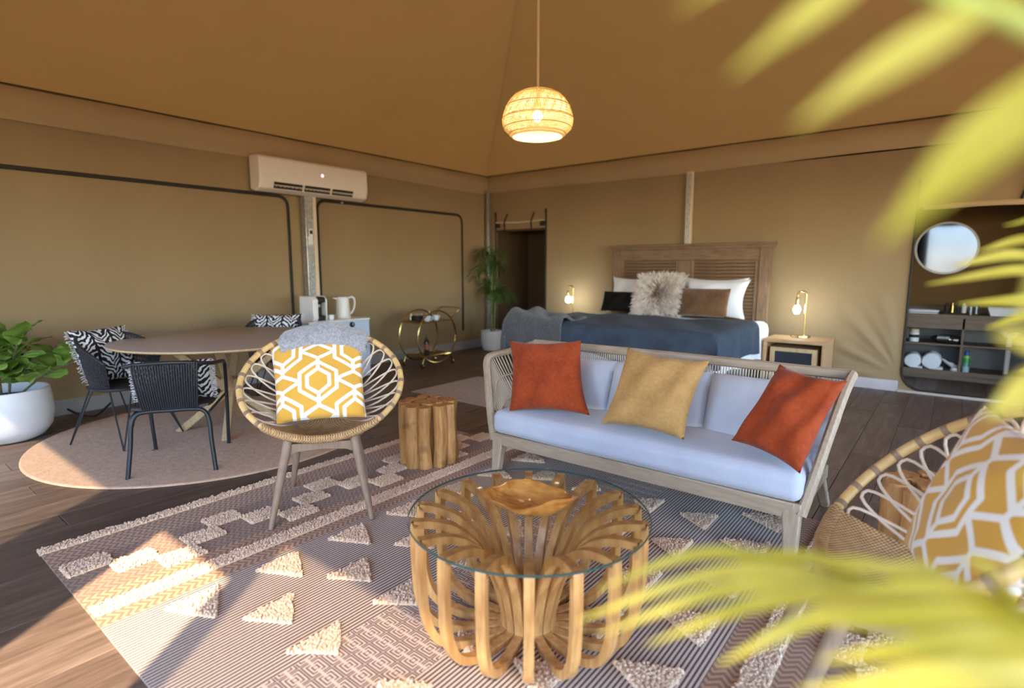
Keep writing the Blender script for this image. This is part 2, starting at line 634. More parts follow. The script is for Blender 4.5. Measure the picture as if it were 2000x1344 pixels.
# valance: loose canvas over the header rail
def valance(n, along, a, b_, fixed):
    bm = MB()
    rnd_ = random.Random(n)
    ph = [rnd_.uniform(0, 6) for _ in range(4)]
    def fn(u, v):
        t = a + (b_ - a) * u
        z = EAVE - .012 - .265 * v
        bul = .012 + .045 * math.sin(PI * min(1, v * 1.15)) ** .8 + .006 * math.sin(t * 2.1 + ph[0] + v * 3) * v + .004 * math.sin(t * 5.3 + ph[1])
        zz = z + .010 * math.sin(t * 1.3 + ph[2]) * v
        return (XL + bul, t, zz) if along == 'y' else (t, YB - bul, zz)
    bm.shell(fn, 90, 10, .004)
    return structure(bm.build('trim_%d' % n, M['valance']))
valance(3, 'y', YF, YB - .02, XL)
valance(4, 'x', XL + .02, XR, YB)

# skirting
def skirting(name, a, b, mat):
    bm = MB(); bm.span(a, b)
    return structure(bm.build(name, mat, bevel=.006))
skirting('baseboard_left', (XL, YF, 0), (XL + .022, YB - .03, .135), m_fabric('grey_skirting', (.33, .30, .28), None, 200, .15))
skirting('baseboard_back', (-4.93, YB - .02, 0), (-.40, YB, .115), M['skirt'])
b = MB(); b.span((-.40, YB - .03, 0), (1.2, YB + .04, .028))
structure(b.build('trim_5', m_plain('threshold_strip', (.42, .35, .28), .5), bevel=.004))

# ---- zipped window flaps on the left wall
def flap_window(name, y0, y1, z0, z1, openleft=False):
    w = MB()
    def fn(u, v):
        y = y0 + (y1 - y0) * u; z = z0 + (z1 - z0) * v
        s = math.sin(PI * u) * math.sin(PI * v)
        return (XL + .005 + .010 * s + .003 * math.sin(y * 4 + z * 2) * s, y, z)
    w.shell(fn, 40, 24, .004)
    o = structure(w.build(name, M['canvas']))
    path = rounded([(XL + .014, y0, z0), (XL + .014, y0, z1), (XL + .014, y1, z1), (XL + .014, y1, z0)], .13, 7, closed=False)
    t = MB(); t.tube(path, .019, 8, flat=.55)
    t.build('zip_binding', M['binding'], o)
    t2 = MB(); t2.box((XL + .022, y1 - .5 if openleft else y0 + .35, z1 - .004), (.012, .03, .02))
    t2.build('zip_pull', M['steel'], o)
    return o
flap_window('window_1', -.6, 3.56, .25, 2.12)
flap_window('window_2', 3.94, 6.48, .31, 2.12)

# ---- steel posts
def post(label, loc, w, d, z0, z1, mat=None):
    t = thing('steel_post', label, 'post', (loc[0], loc[1], 0))
    b = MB(); b.span((-w / 2, -d / 2, z0), (w / 2, d / 2, z1))
    b.build('tube', mat or M['steel'], t, bevel=.006)
    f = MB(); f.span((-w / 2 - .02, -d / 2 - .02, z0), (w / 2 + .02, d / 2 + .02, z0 + .012))
    f.build('base_plate', M['steel'], t)
    return t
pst = post('galvanised steel post below the air conditioner, between two wall panels', (XL + .085, 3.755), .10, .10, 0, 2.50)
b = MB(); b.span((-.035, .05, 0), (.045, .10, 2.50)); b.build('cover_strip', M['cream_paint'], pst, bevel=.004)
post('thin grey steel post in the corner of the tent', (XL + .085, YB - .075), .055, .055, 0, 2.52)
hp = post('steel post rising above the middle of the headboard', (-2.73, YB - .05), .085, .05, 0, 2.50, M['cream_paint'])
b = MB(); b.span((-.024, -.031, .1), (.024, -.024, 2.48)); b.build('channel', M['steel'], hp)

# ---- doorway to the dark anteroom
ant = MB()
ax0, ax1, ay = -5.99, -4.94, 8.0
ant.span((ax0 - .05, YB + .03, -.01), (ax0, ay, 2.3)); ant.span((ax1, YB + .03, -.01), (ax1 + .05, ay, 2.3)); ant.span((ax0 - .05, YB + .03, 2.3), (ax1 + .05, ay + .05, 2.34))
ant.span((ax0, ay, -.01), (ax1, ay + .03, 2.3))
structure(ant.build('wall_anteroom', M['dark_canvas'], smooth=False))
d1 = bpy.data.objects.new('door_1', None); COL.objects.link(d1); structure(d1); d1.location = (-5.465, YB, 0)
for sx in (-.5, .5):
    b = MB(); b.tube([(sx, -.012, .02), (sx, -.012, 2.17)], .017, 8, flat=.6); b.build('zip_binding', M['binding'], d1)
    b = MB(); b.box((sx, -.022, 2.17), (.035, .02, .06)); b.box((sx + (-.05 if sx > 0 else .05), -.03, 1.98), (.09, .04, .07)); b.build('buckle', M['binding'], d1, bevel=.01)
b = MB(); b.tube([(-.48, -.03, 2.03), (0, -.035, 2.015), (.48, -.03, 2.03)], .009, 8); b.build('tie_rod', M['cream_paint'], d1)
for sx in (-.28, .25):
    b = MB(); b.tube(spline([(sx - .02, -.02, 1.88), (sx - .01, -.05, 2.0), (sx + .0, -.045, 2.06), (sx + .03, -.02, 2.16)], 5), .014, 8, flat=.6); b.build('tie_strap', M['binding'], d1)
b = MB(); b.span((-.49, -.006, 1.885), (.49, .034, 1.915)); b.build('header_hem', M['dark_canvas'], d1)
rk = thing('coat_rack', 'dark coat rack with two hooks on the brown wall inside the doorway', 'coat rack', (-5.32, ay, 1.52))
b = MB(); b.span((-.28, -.02, -.02), (.28, 0, .03)); b.build('rail', m_plain('rack_wood', (.05, .03, .018), .6), rk, bevel=.004)
for sx in (-.2, .2):
    b = MB(); b.tube(spline([(sx, -.015, .0), (sx, -.06, -.03), (sx, -.085, -.01), (sx, -.09, .04)], 4), .012, 8); b.tube(spline([(sx, -.015, 0), (sx, -.03, -.08), (sx, -.06, -.1), (sx, -.075, -.06)], 4), .010, 8)
    b.build('hook', M['binding'], rk)

# ---- bathroom beyond the second doorway
BY = 8.6
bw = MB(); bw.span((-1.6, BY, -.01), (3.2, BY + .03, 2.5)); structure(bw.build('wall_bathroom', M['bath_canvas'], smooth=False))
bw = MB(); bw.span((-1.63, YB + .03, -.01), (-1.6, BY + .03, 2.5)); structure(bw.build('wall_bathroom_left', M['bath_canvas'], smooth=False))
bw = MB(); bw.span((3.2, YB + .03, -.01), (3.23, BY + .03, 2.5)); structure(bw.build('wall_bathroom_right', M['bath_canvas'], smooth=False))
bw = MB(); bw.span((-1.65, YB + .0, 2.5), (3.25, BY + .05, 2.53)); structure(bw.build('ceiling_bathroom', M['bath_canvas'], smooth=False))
d2 = bpy.data.objects.new('door_2', None); COL.objects.link(d2); structure(d2); d2.location = (0, YB, 0)
lp = [(a, -.01, z) for a, z in arc_rect(-.375, .03, 1.02, 1.90, .2, .2, .04, .04)]
b = MB(); b.tube(lp, .015, 8, closed=True, flat=.7); b.build('door_binding', M['binding'], d2)
b = MB(); b.tube([(-.372, -.014, 1.88), (-.366, -.016, 2.18)], .022, 8, flat=.6); b.build('zip_end', M['binding'], d2)
b = MB(); b.tube(spline([(.40, -.012, 1.90), (.43, -.02, 2.02), (.445, -.018, 2.14)], 5), .012, 8); b.build('tie_strap', M['binding'], d2)
b = MB()
def hemf(u, v):
    x = -.33 + 1.32 * u
    a = v * 2 * PI
    return (x, -.02 - .016 * math.sin(a), 1.915 + .028 * math.cos(a) + .004 * math.sin(x * 9))
b.grid(hemf, 30, 12); b.build('rolled_flap', M['valance'], d2)

# loose folds of the wall canvas, pulled towards the foot of the bathroom doorway
b = MB()
def foldf(u, v):
    x = -1.02 + .63 * u; z = .118 + .95 * v
    dx, dz = x - (-.385), z - .16
    ang = math.atan2(dz, -dx + 1e-6); rr = math.hypot(dx, dz)
    env = math.sin(PI * min(1, u * 1.05)) ** .6 * math.sin(PI * min(1, .06 + v * .94)) ** .5 * min(1, rr * 4)
    d = (.016 + .013 * math.sin(ang * 15 + 1) + .007 * math.sin(ang * 27 + rr * 4)) * env
    return (x, YB - .002 - max(0, d), z)
b.shell(foldf, 60, 40, .001)
o = b.build('loose_canvas', M['canvas'], bpy.data.objects['wall_back'], angle=80)

# ================================================================== materials for the furniture
M['teak'] = m_wood('bleached_teak', (.27, .19, .125), (.43, .33, .235), 'x', 5, 10, .55)
M['teak_z'] = m_wood('bleached_teak_upright', (.27, .19, .125), (.43, .33, .235), 'z', 5, 10, .55)
M['rope'] = m_fabric('beige_rope', (.56, .47, .37), (.40, .32, .24), 300, .4)
M['sofa_white'] = m_fabric('pale_grey_linen', (.47, .485, .555), (.42, .435, .51), 500, .22, fold=.5, foldscale=4)
M['rust'] = m_fabric('rust_velvet', (.31, .050, .012), (.21, .030, .008), 60, .5, .85, .1, .8, 7)
M['mustard'] = m_fabric('golden_tan_velvet', (.43, .245, .088), (.33, .175, .058), 60, .5, .85, .1, .8, 7)
M['oak'] = m_wood('pale_oak', (.42, .27, .14), (.62, .44, .25), 'z', 5, 9, .5)
M['honey'] = m_wood('honey_teak', (.34, .135, .038), (.76, .42, .15), 'z', 4, 8, .38, .15, knots=.35)
M['log'] = m_wood('split_log_teak', (.24, .095, .028), (.58, .30, .105), 'z', 4, 7, .5, .05, .3, knots=.6)
M['cane'] = m_wood('rattan_pole', (.50, .30, .11), (.70, .47, .20), 'z', 6, 3, .4, .2)
M['cane_pale'] = m_plain('pale_cane', (.60, .47, .36), .5, var=.15)
M['cane_bind'] = m_plain('cane_binding', (.26, .165, .105), .6, var=.2, scale=60)
M['leg_grey'] = m_wood('greyed_leg_wood', (.19, .12, .078), (.30, .20, .13), 'z', 5, 9, .5)
M['black_tube'] = m_plain('black_powder_coat', (.016, .018, .022), .4, 0, .5, var=.2)
M['black_wicker'] = m_plain('black_wicker', (.022, .023, .027), .55, var=.35, scale=120)
M['white_ceramic'] = m_plain('white_planter', (.74, .74, .75), .45, var=.03)
M['soil'] = m_plain('soil', (.035, .025, .018), .95, var=.4, scale=60, bmp=.6)
M['brass'] = m_plain('brass', (.62, .44, .16), .22, 1.0, var=.08)
M['white_plastic'] = m_plain('white_plastic', (.70, .66, .62), .35, var=.02)
M['white_linen'] = m_fabric('white_linen', (.78, .78, .79), (.72, .72, .74), 400, .25, fold=.7, foldscale=5)
M['navy'] = m_fabric('slate_blue_blanket', (.058, .076, .106), (.038, .052, .076), 220, .4, .9, .04, .5, 5)
M['hb_wood'] = m_wood('weathered_brown_wood', (.115, .065, .035), (.27, .165, .095), 'x', 5, 10, .6)
M['hb_wood_z'] = m_wood('weathered_brown_upright', (.115, .065, .035), (.27, .165, .095), 'z', 5, 10, .6)

# wicker seat weave: fine over-under relief
m, nt, p = newmat('rattan_weave')
v = coords(nt)
sp = nt.nodes.new('ShaderNodeSeparateXYZ'); nt.links.new(v, sp.inputs[0])
xx, yy = E(sp.outputs[0]), E(sp.outputs[1])
wv = (E.op('SINE', xx * 520.0) * E.op('SINE', yy * 420.0 + E(sp.outputs[2]) * 300.0))
fac = wv * .32 + E(noise(nt, v, 40, 3)) * .5 + .25
nt.links.new(ramp(nt, fac.s, [(.2, (.20, .095, .035)), (.55, (.46, .27, .12)), (.85, (.62, .40, .20))]), p.inputs['Base Color'])
setp(p, .55, 0, .35)
bump(nt, p, wv.s, .7, .004)
M['weave'] = m

# yellow cushion print: nested hexagons and diamonds in white line
def print_mat(name, ground, line, A=.19, B=.19, hx=.098, hy=.118, h1=.05, lw=.0085, ox=0.0, oy=0.0):
    m, nt, p = newmat(name)
    v = coords(nt)
    sp = nt.nodes.new('ShaderNodeSeparateXYZ'); nt.links.new(v, sp.inputs[0])
    x = (E(sp.outputs[0]) + ox).abs(); y = (E(sp.outputs[1]) + oy).abs()
    def cell(x, y):
        d = seg_dist(x, y, (hx, 0), (hx, h1)).min(seg_dist(x, y, (hx, h1), (0, hy)))
        k = .60
        d = d.min(seg_dist(x, y, (hx * k, 0), (hx * k, h1 * k)).min(seg_dist(x, y, (hx * k, h1 * k), (0, hy * .62))))
        s = .022
        d = d.min(seg_dist(x, y, (0, hy * .62), (0, hy + s)))
        d = d.min(seg_dist(x, y, (hx, 0), (A, B - hy - s)))
        return d
    # fold the plane into one quarter cell
    fx = x.pp(A); fy = y.pp(B)
    d = cell(fx, fy).min(cell(A - fx, B - fy))
    fac = ((d - lw) / .003).clamp()
    w = noise(nt, v, 350, 2)
    g = ramp(nt, w, [(.35, tuple(c * .9 for c in ground)), (.65, ground)])
    nt.links.new(mixc(nt, fac, line, g), p.inputs['Base Color'])
    setp(p, .9, 0, .15, .2)
    hh = E(noise(nt, v, 6, 3)) * .6 + E(w) * .04
    bump(nt, p, hh.s, .3, .03)
    return m
M['yellow_print'] = print_mat('yellow_geometric_print', (.68, .36, .055), (.84, .79, .72), oy=.045)
M['yellow_print2'] = print_mat('yellow_geometric_print_b', (.68, .36, .055), (.84, .79, .72))

# black cushion with white leaf strokes
m, nt, p = newmat('black_white_leaf_print')
v = coords(nt)
dst = nt.nodes.new('ShaderNodeTexNoise'); dst.inputs['Scale'].default_value = 14; nt.links.new(v, dst.inputs['Vector'])
vm = nt.nodes.new('ShaderNodeVectorMath'); vm.operation = 'MULTIPLY_ADD'
nt.links.new(dst.outputs[1], vm.inputs[0]); vm.inputs[1].default_value = (.075, .075, 0); nt.links.new(v, vm.inputs[2])
sp = nt.nodes.new('ShaderNodeSeparateXYZ'); nt.links.new(vm.outputs[0], sp.inputs[0])
x, y = E(sp.outputs[0]), E(sp.outputs[1])
u = (x + .5).pp(.075)
st = ((y + u * 1.1) * 24.0).frac().gt(.55)
ga = u.gt(.010)
fac = st * ga
nt.links.new(mixc(nt, fac, (.020, .020, .024), (.72, .71, .72)), p.inputs['Base Color'])
setp(p, .9, 0, .15)
M['leaf_print'] = m

# ---- pillow from four corners (top-left, top-right, bottom-right, bottom-left seen from its front)
def pillow(name, label, cat, corners, thick, mat, group=None, n=26, parent=None, pinch=.10, seed=1, crease=.008):
    TL, TR, BR, BL = [Vector(c) for c in corners]
    c = (TL + TR + BR + BL) / 4
    u = ((TR - TL) + (BR - BL)); u.normalize()
    v = ((TL - BL) + (TR - BR)); w = u.cross(v).normalized(); v = w.cross(u)
    R = Matrix((u, v, w)).transposed()
    Ri = R.transposed()
    L = [Ri @ (q - c) for q in (TL, TR, BR, BL)]
    rg = random.Random(seed)
    ph = [rg.uniform(0, 6.28) for _ in range(6)]
    def side(sg):
        def fn(a, b):
            s = a * 2 - 1; t = b * 2 - 1
            p = (L[3] * (1 - a) + L[2] * a) * (1 - b) + (L[0] * (1 - a) + L[1] * a) * b
            ks = 1 - pinch * (1 - t * t) * abs(s); kt = 1 - pinch * (1 - s * s) * abs(t)
            prof = ((1 - s ** 2) * (1 - t ** 2))
            z = sg * thick / 2 * (max(prof, 0) ** .42)
            z += sg * crease * math.sin(3.1 * s + 5 * t + ph[0]) * prof ** .5 + sg * crease * math.sin(7 * s - 3 * t + ph[1]) * prof ** .5
            return (p.x * ks, p.y * kt, p.z + z)
        return fn
    mb = MB()
    mb.grid(side(1), n, n)
    o0 = len(mb.v)
    vs = [side(-1)(i / (n - 1), j / (n - 1)) for j in range(n) for i in range(n)]
    idx = {}
    for j in range(n):
        for i in range(n):
            if i in (0, n - 1) or j in (0, n - 1):
                idx[j * n + i] = j * n + i
            else:
                idx[j * n + i] = len(mb.v); mb.v.append(vs[j * n + i])
    for j in range(n - 1):
        for i in range(n - 1):
            a = j * n + i
            mb.f.append((idx[a], idx[a + n], idx[a + n + 1], idx[a + 1]))
    o = mb.build(name, mat, parent, angle=75)
    o.matrix_basis = Matrix.Translation(c) @ R.to_4x4()      # in the parent's space when it has one
    if parent is None:
        tag(o, label, cat, group)
    return o

# ================================================================== RUGS
RC, RX0, RX1, RY0, RY1 = -1.42, -3.20, .36, .53, 3.12
m, nt, p = newmat('kilim_rug')
v = coords(nt)
sp = nt.nodes.new('ShaderNodeSeparateXYZ'); nt.links.new(v, sp.inputs[0])
x, y = E(sp.outputs[0]), E(sp.outputs[1])
q = (x).abs() / 1.78
wv = noise(nt, v, 90, 2)
hb = (E(sp.outputs[1]) * 34.0 + (x * 34.0).pp(1.0) * .9).frac().gt(.5)       # herringbone weave
brown = mixc(nt, hb * .8, (.44, .235, .12), (.16, .085, .050))
dstep = mixc(nt, hb * .7, (.30, .165, .095), (.13, .072, .046))
stripe = (x * 62.0).frac().gt(.54)
strp = mixc(nt, stripe, (.58, .42, .31), (.055, .038, .034))
T = 13.5
kx = ((x * T).frac() - .5).abs(); ky = ((y * T).frac() - .5).abs()
ring = (kx.max(ky) * 6.2).frac().gt(.5)
notch = ky.lt(.07) * kx.gt(.12)
key = mixc(nt, (ring - ring * notch), (.58, .42, .31), (.15, .09, .075))
col = mixc(nt, q.gt(.098), key, strp)
col = mixc(nt, q.gt(.505), col, brown)
col = mixc(nt, q.gt(.655), col, dstep)
col = mixc(nt, q.gt(.86), col, brown)
nt.links.new(mixc(nt, .16, col, wv, 'OVERLAY'), p.inputs['Base Color'])
setp(p, .95, 0, .1, .2)
hh = E(wv) * .5 + hb * .5
bump(nt, p, hh.s, .5, .004)
M['kilim'] = m
M['tuft'] = m_fabric('cream_wool_tuft', (.78, .54, .36), (.58, .38, .235), 130, .5, .95, .4, 1.0, 45)
rug = thing('kilim_rug', 'large brown and cream kilim rug with tufted triangles under the sofa', 'rug', (RC, 1.825, 0))
b = MB()
def rugf(u, v):
    X = (RX1 - RX0) * (u - .5); Y = (RY1 - RY0) * (v - .5)
    return (X, Y, .009 + .0015 * math.sin(X * 7 + Y * 3))
b.shell(rugf, 60, 44, .008); b.build('pile', M['kilim'], rug)

def tuft(poly, h=.016, seed=0, name='tuft', cell=.0095):
    """fluffy raised wool patch over a polygon: close-set little tilted tufts on a backing"""
    rg = random.Random(seed)
    xs = [a for a, _ in poly]; ys = [b_ for _, b_ in poly]
    def inside(px, py):
        c = False; n = len(poly)
        for i in range(n):
            x1, y1 = poly[i]; x2, y2 = poly[i - 1]
            if (y1 > py) != (y2 > py) and px < (x2 - x1) * (py - y1) / (y2 - y1) + x1: c = not c
        return c
    mb = MB()
    pl_ = poly if sum(poly[i - 1][0] * poly[i][1] - poly[i][0] * poly[i - 1][1] for i in range(len(poly))) > 0 else poly[::-1]
    mb.prism(pl_, 'z', .006, .006 + h * .55)
    yy_ = min(ys)
    while yy_ < max(ys):
        xx_ = min(xs)
        while xx_ < max(xs):
            px = xx_ + rg.uniform(-.45, .45) * cell; py = yy_ + rg.uniform(-.45, .45) * cell
            if inside(px, py):
                r = cell * rg.uniform(.75, 1.05); hh = .006 + h * rg.uniform(.75, 1.15)
                tx = px + rg.uniform(-1, 1) * cell * .5; ty = py + rg.uniform(-1, 1) * cell * .5
                a_ = rg.uniform(0, 6); vs = []
                for k in range(4):
                    vs.append((px + r * math.cos(a_ + k * PI / 2), py + r * math.sin(a_ + k * PI / 2), .006))
                for k in range(4):
                    vs.append((tx + r * .7 * math.cos(a_ + .4 + k * PI / 2), ty + r * .7 * math.sin(a_ + .4 + k * PI / 2), hh))
                vs.append((tx, ty, hh + .003))
                mb.add(vs, [(k, (k + 1) % 4, (k + 1) % 4 + 4, k + 4) for k in range(4)] + [(k + 4, (k + 1) % 4 + 4, 8) for k in range(4)])
            xx_ += cell
        yy_ += cell
    return mb.build(name, M['tuft'], rug, angle=80)

H0 = (RY1 - RY0) / 2
sd = 1
for sx in (-1, 1):
    # straight cream band and outer edging
    tuft([(sx * 1.07, -H0 + .005), (sx * .985, -H0 + .005), (sx * .985, H0 - .005), (sx * 1.07, H0 - .005)], .014, sd, 'tuft_band'); sd += 1
    tuft([(sx * 1.785, -H0), (sx * 1.725, -H0), (sx * 1.725, H0), (sx * 1.785, H0)], .015, sd, 'tuft_edging'); sd += 1
    # stepped row
    k = 0; yk = -H0 + .02
    while yk < H0 - .10:
        stepx = (1.46, 1.34, 1.22, 1.34)[k % 4]
        tuft([(sx * (stepx + .062), yk), (sx * (stepx - .062), yk), (sx * (stepx - .062), yk + .165), (sx * (stepx + .062), yk + .165)], .015, sd, 'tuft_step'); sd += 1
        yk += .145; k += 1
    # triangles that point to the middle of the rug
    for col_, (base, apex, y0) in enumerate(((.835, .635, 1.167), (.545, .375, 1.325), (.245, .105, 1.335))):
        for j in range(-3, 8):
            yc = y0 + j * .355 - 1.825
            if abs(yc) + .105 > H0: continue
            tuft([(sx * base, yc - .1), (sx * apex, yc), (sx * base, yc + .1)], .018, sd); sd += 1

# round jute rug
jr = thing('round_jute_rug', 'round natural jute rug under the dining table', 'rug', (-4.57, 1.93, 0))
M['jute'] = m_fabric('jute_braid', (.64, .42, .27), (.50, .32, .20), 160, .5, .95, .1, .4, 20)
b = MB()
prof = [(0, .010)]
nr = 48
for i in range(nr):
    r0_ = 1.2 * i / nr; r1_ = 1.2 * (i + 1) / nr; rm = (r0_ + r1_) / 2
    prof += [(rm, .014), (r1_, .0095)]
prof += [(1.202, .002), (0, .002)]
b.lathe(prof[:1] + prof[1:], 96); b.build('braid', M['jute'], jr, angle=80)

# beige rug beside the bed
fr = MB()
def frf(u, v): return (-4.42 + 3.3 * u, 3.86 + 1.05 * v, .010 + .001 * math.sin(u * 30))
fr.shell(frf, 30, 12, .009)
o = fr.build('bedside_rug', m_fabric('taupe_flatweave', (.44, .34, .26), (.33, .25, .19), 120, .4, .95, .1, .4, 15))
o.data.transform(Matrix.Translation((2.77, -4.385, 0))); o.location = (-2.77, 4.385, 0)
tag(o, 'plain taupe flatweave rug on the floor between sofa and bed', 'rug')

# ================================================================== SOFA
sofa = thing('rope_sofa', 'long teak and rope sofa with pale linen cushions', 'sofa', (-1.335, 2.9, .010))
# local x: along the sofa; local y: towards the back
def mir(pts): return [(-a, b_, c_) for a, b_, c_ in pts]
b = MB(); b.beam((-.86, -.28, .225), (.86, -.28, .225), .05, .075); b.build('front_rail', M['teak'], sofa, bevel=.006)
b = MB(); b.beam((-.86, .28, .24), (.86, .28, .24), .05, .075); b.build('rear_rail', M['teak'], sofa, bevel=.006)
for s in (-1, 1):
    b = MB(); b.beam((s * .855, -.28, .225), (s * .87, .30, .245), .05, .07); b.build('side_rail', M['teak'], sofa, bevel=.006)
    b = MB(); b.beam((s * .845, -.275, .26), (s * .855, -.30, 0), .085, .055, (0, 1, 0), .055, .045); b.build('leg', M['teak_z'], sofa, bevel=.008)
    b = MB(); b.beam((s * .85, .26, .26), (s * .87, .46, 0), .06, .05, (0, 1, 0), .045, .04); b.build('leg', M['teak_z'], sofa, bevel=.008)
    if s < 0:
        post_ = [(-.885, -.29, .21), (-.95, -.25, .40), (-1.02, -.19, .58), (-1.055, -.155, .68), (-1.05, -.11, .715), (-1.03, .02, .725), (-1.0, .18, .745), (-.975, .27, .762)]
    else:
        post_ = [(.885, -.29, .21), (.915, -.21, .37), (.94, -.05, .55), (.955, .10, .67), (.965, .20, .735), (.970, .25, .757), (.972, .27, .762), (.972, .28, .764)]
    path = spline(post_, 5)
    b = MB(); b.tube(path, .022, 8, flat=1.25); b.build('arm_frame', M['teak_z'], sofa)
    # rope strands of the arm
    low = [Vector((s * .875, -.27 + .55 * t, .26 + .02 * t)) for t in [i / 40 for i in range(41)]]
    rp = MB()
    npth = len(path)
    for i in range(1, 41):
        u = i / 40
        top = path[min(int((.06 + .94 * u) * (npth - 1)), npth - 1)]
        bot = low[i]
        mid = (top + bot) / 2 + Vector((s * .006, .004, 0))
        rp.tube([bot, mid, top], .0042, 5)
    for f_ in (.38, .68):
        rp.tube([low[i].lerp(path[min(int((.06 + .94 * i / 40) * (npth - 1)), npth - 1)], f_) for i in range(1, 41)], .0065, 5)
    rp.build('rope_weave', M['rope'], sofa)
b = MB(); b.tube([(-.975, .27, .762), (-.5, .285, .765), (0, .29, .766), (.5, .285, .765), (.972, .28, .764)], .022, 8, flat=1.25); b.build('top_rail', M['teak'], sofa)
rp = MB()
for i in range(121):
    xx_ = -.93 + 1.86 * i / 120
    rp.tube([(xx_ * .93, .285, .27), (xx_ * .97, .30, .5), (xx_, .285, .762)], .0045, 5)
for z_, k_ in ((.44, .955), (.60, .98)):
    rp.tube([(-.93 * k_, .296, z_), (.93 * k_, .296, z_)], .0065, 5)
rp.build('rope_weave', M['rope'], sofa)
# seat cushion
def rounded_block(mb, a, b_, r, n=9, puff=0.0, seed=0):
    """soft block: superellipse-like rounded box"""
    c = [(a[i] + b_[i]) / 2 for i in range(3)]; h = [(b_[i] - a[i]) / 2 for i in range(3)]
    rg = random.Random(seed); ph = [rg.uniform(0, 6) for _ in range(4)]
    def pt(fx, fy, fz):
        P = Vector((fx * h[0], fy * h[1], fz * h[2]))
        q = Vector([max(-h[i] + r, min(h[i] - r, P[i])) for i in range(3)])
        d = P - q
        if d.length > 1e-9:
            d = d.normalized() * r
        P = q + d
        P.z += puff * fz * (1 - fx ** 4) * (1 - fy ** 4) + (.004 * math.sin(P.x * 9 + ph[0]) * math.sin(P.y * 11 + ph[1]) if puff else 0)
        P.y += puff * .5 * fy * (1 - fx ** 4) * (1 - fz ** 4)
        return P + Vector(c)
    def axis(m_, hh):
        # denser near the rounded edges
        k = [-1 + 2 * i / (m_ - 1) for i in range(m_)]
        e = [-1, -1 + .3 * r / hh, -1 + .65 * r / hh, -1 + r / hh]
        mid = [(-1 + r / hh) + (2 - 2 * r / hh) * i / (m_ - 1) for i in range(1, m_ - 1)]
        return e + mid + [-v_ for v_ in reversed(e)]
    A = [axis(n, h[i]) for i in range(3)]
    for ax_ in range(3):
        i1, i2 = [(1, 2), (2, 0), (0, 1)][ax_]
        for sg in (-1, 1):
            nu, nv = len(A[i1]), len(A[i2])
            vs = []
            for fv in A[i2]:
                for fu in A[i1]:
                    f = [0, 0, 0]; f[ax_] = sg; f[i1] = fu; f[i2] = fv
                    vs.append(pt(*f))
            fs = []
            for j in range(nv - 1):
                for i in range(nu - 1):
                    q = (j * nu + i, j * nu + i + 1, (j + 1) * nu + i + 1, (j + 1) * nu + i)
                    fs.append(q if sg > 0 else tuple(reversed(q)))
            mb.add(vs, fs)
    return mb
def weld(o, d=1e-4):
    import bmesh
    bm = bmesh.new(); bm.from_mesh(o.data); bmesh.ops.remove_doubles(bm, verts=bm.verts, dist=d); bm.to_mesh(o.data); bm.free()
    return o
b = MB(); rounded_block(b, (-.885, -.315, .262), (.885, .27, .405), .045, 14, .014, 3); weld(b.build('seat_cushion', M['sofa_white'], sofa, angle=80))
for i, (xa, xb) in enumerate(((-.92, -.292), (-.308, .308), (.292, .92))):
    pillow('back_cushion', None, None, [(xa, .215, .71), (xb, .215, .71), (xb, .085, .37), (xa, .085, .37)], .17, M['sofa_white'], parent=sofa, pinch=.02, seed=i + 5, crease=.004)

# throw pillows on the sofa
pillow('throw_pillow', 'orange rust velvet pillow at the sofa end nearest the potted palm', 'pillow', [(-2.245, 2.80, .835), (-1.765, 2.90, .865), (-1.60, 2.74, .455), (-2.11, 2.63, .42)], .16, M['rust'], 'velvet pillows on the sofa', seed=2)
pillow('throw_pillow', 'golden tan velvet pillow in the middle of the sofa', 'pillow', [(-1.42, 2.84, .86), (-.955, 2.83, .83), (-1.0, 2.64, .45), (-1.475, 2.65, .45)], .16, M['mustard'], 'velvet pillows on the sofa', seed=3)
pillow('throw_pillow', 'tilted rust velvet pillow leaning on the sofa arm near the rattan chair', 'pillow', [(-.645, 2.92, .835), (-.34, 2.82, .805), (-.46, 2.58, .42), (-.79, 2.70, .475)], .15, M['rust'], 'velvet pillows on the sofa', seed=4, crease=.014)

# ================================================================== COFFEE TABLE
CT = thing('lotus_coffee_table', 'round glass coffee table on a base of curved teak slats', 'coffee table', (-1.115, 1.50, .010))
RT, ZT = .415, .445
def slat_mesh():
    outer = spline([(a, z, 0) for a, z in [(RT - .006, ZT - .013), (RT - .002, ZT - .06), (RT - .002, .30), (RT - .012, .16), (RT - .05, .07), (RT - .12, .022), (RT - .20, .004), (.10, .0), (.072, .03), (.085, .12), (.115, .22), (.17, .325), (.225, .385), (.285, .418), (.345, ZT - .013), (.388, ZT - .011)]], 4, closed=True)
    out = [(q.x, q.y) for q in outer]
    # inward offset for the frame opening
    n = len(out); inn = []
    for i in range(n):
        a = Vector(out[i - 1]); c = Vector(out[(i + 1) % n]); t = (c - a).normalized()
        nn = Vector((-t.y, t.x))
        pq = Vector(out[i])
        cen = Vector((.24, .2))
        if nn.dot(cen - pq) < 0: nn = -nn
        inn.append(pq + nn * .027)
    th = .0155
    b = MB()
    vs = []
    for yv in (-th, th):
        vs += [(r, yv, z) for r, z in out]
        vs += [(q.x, yv, q.y) for q in inn]
    fs = []
    for i in range(n):
        j = (i + 1) % n
        fs.append((i, j, n + j, n + i))
        fs.append((2 * n + i, 3 * n + i, 3 * n + j, 2 * n + j))
        fs.append((i, 2 * n + i, 2 * n + j, j))
        fs.append((n + i, n + j, 3 * n + j, 3 * n + i))
    b.add(vs, fs)
    return b.mesh('slat', M['honey'], angle=35)
sm = slat_mesh()
NS = 18
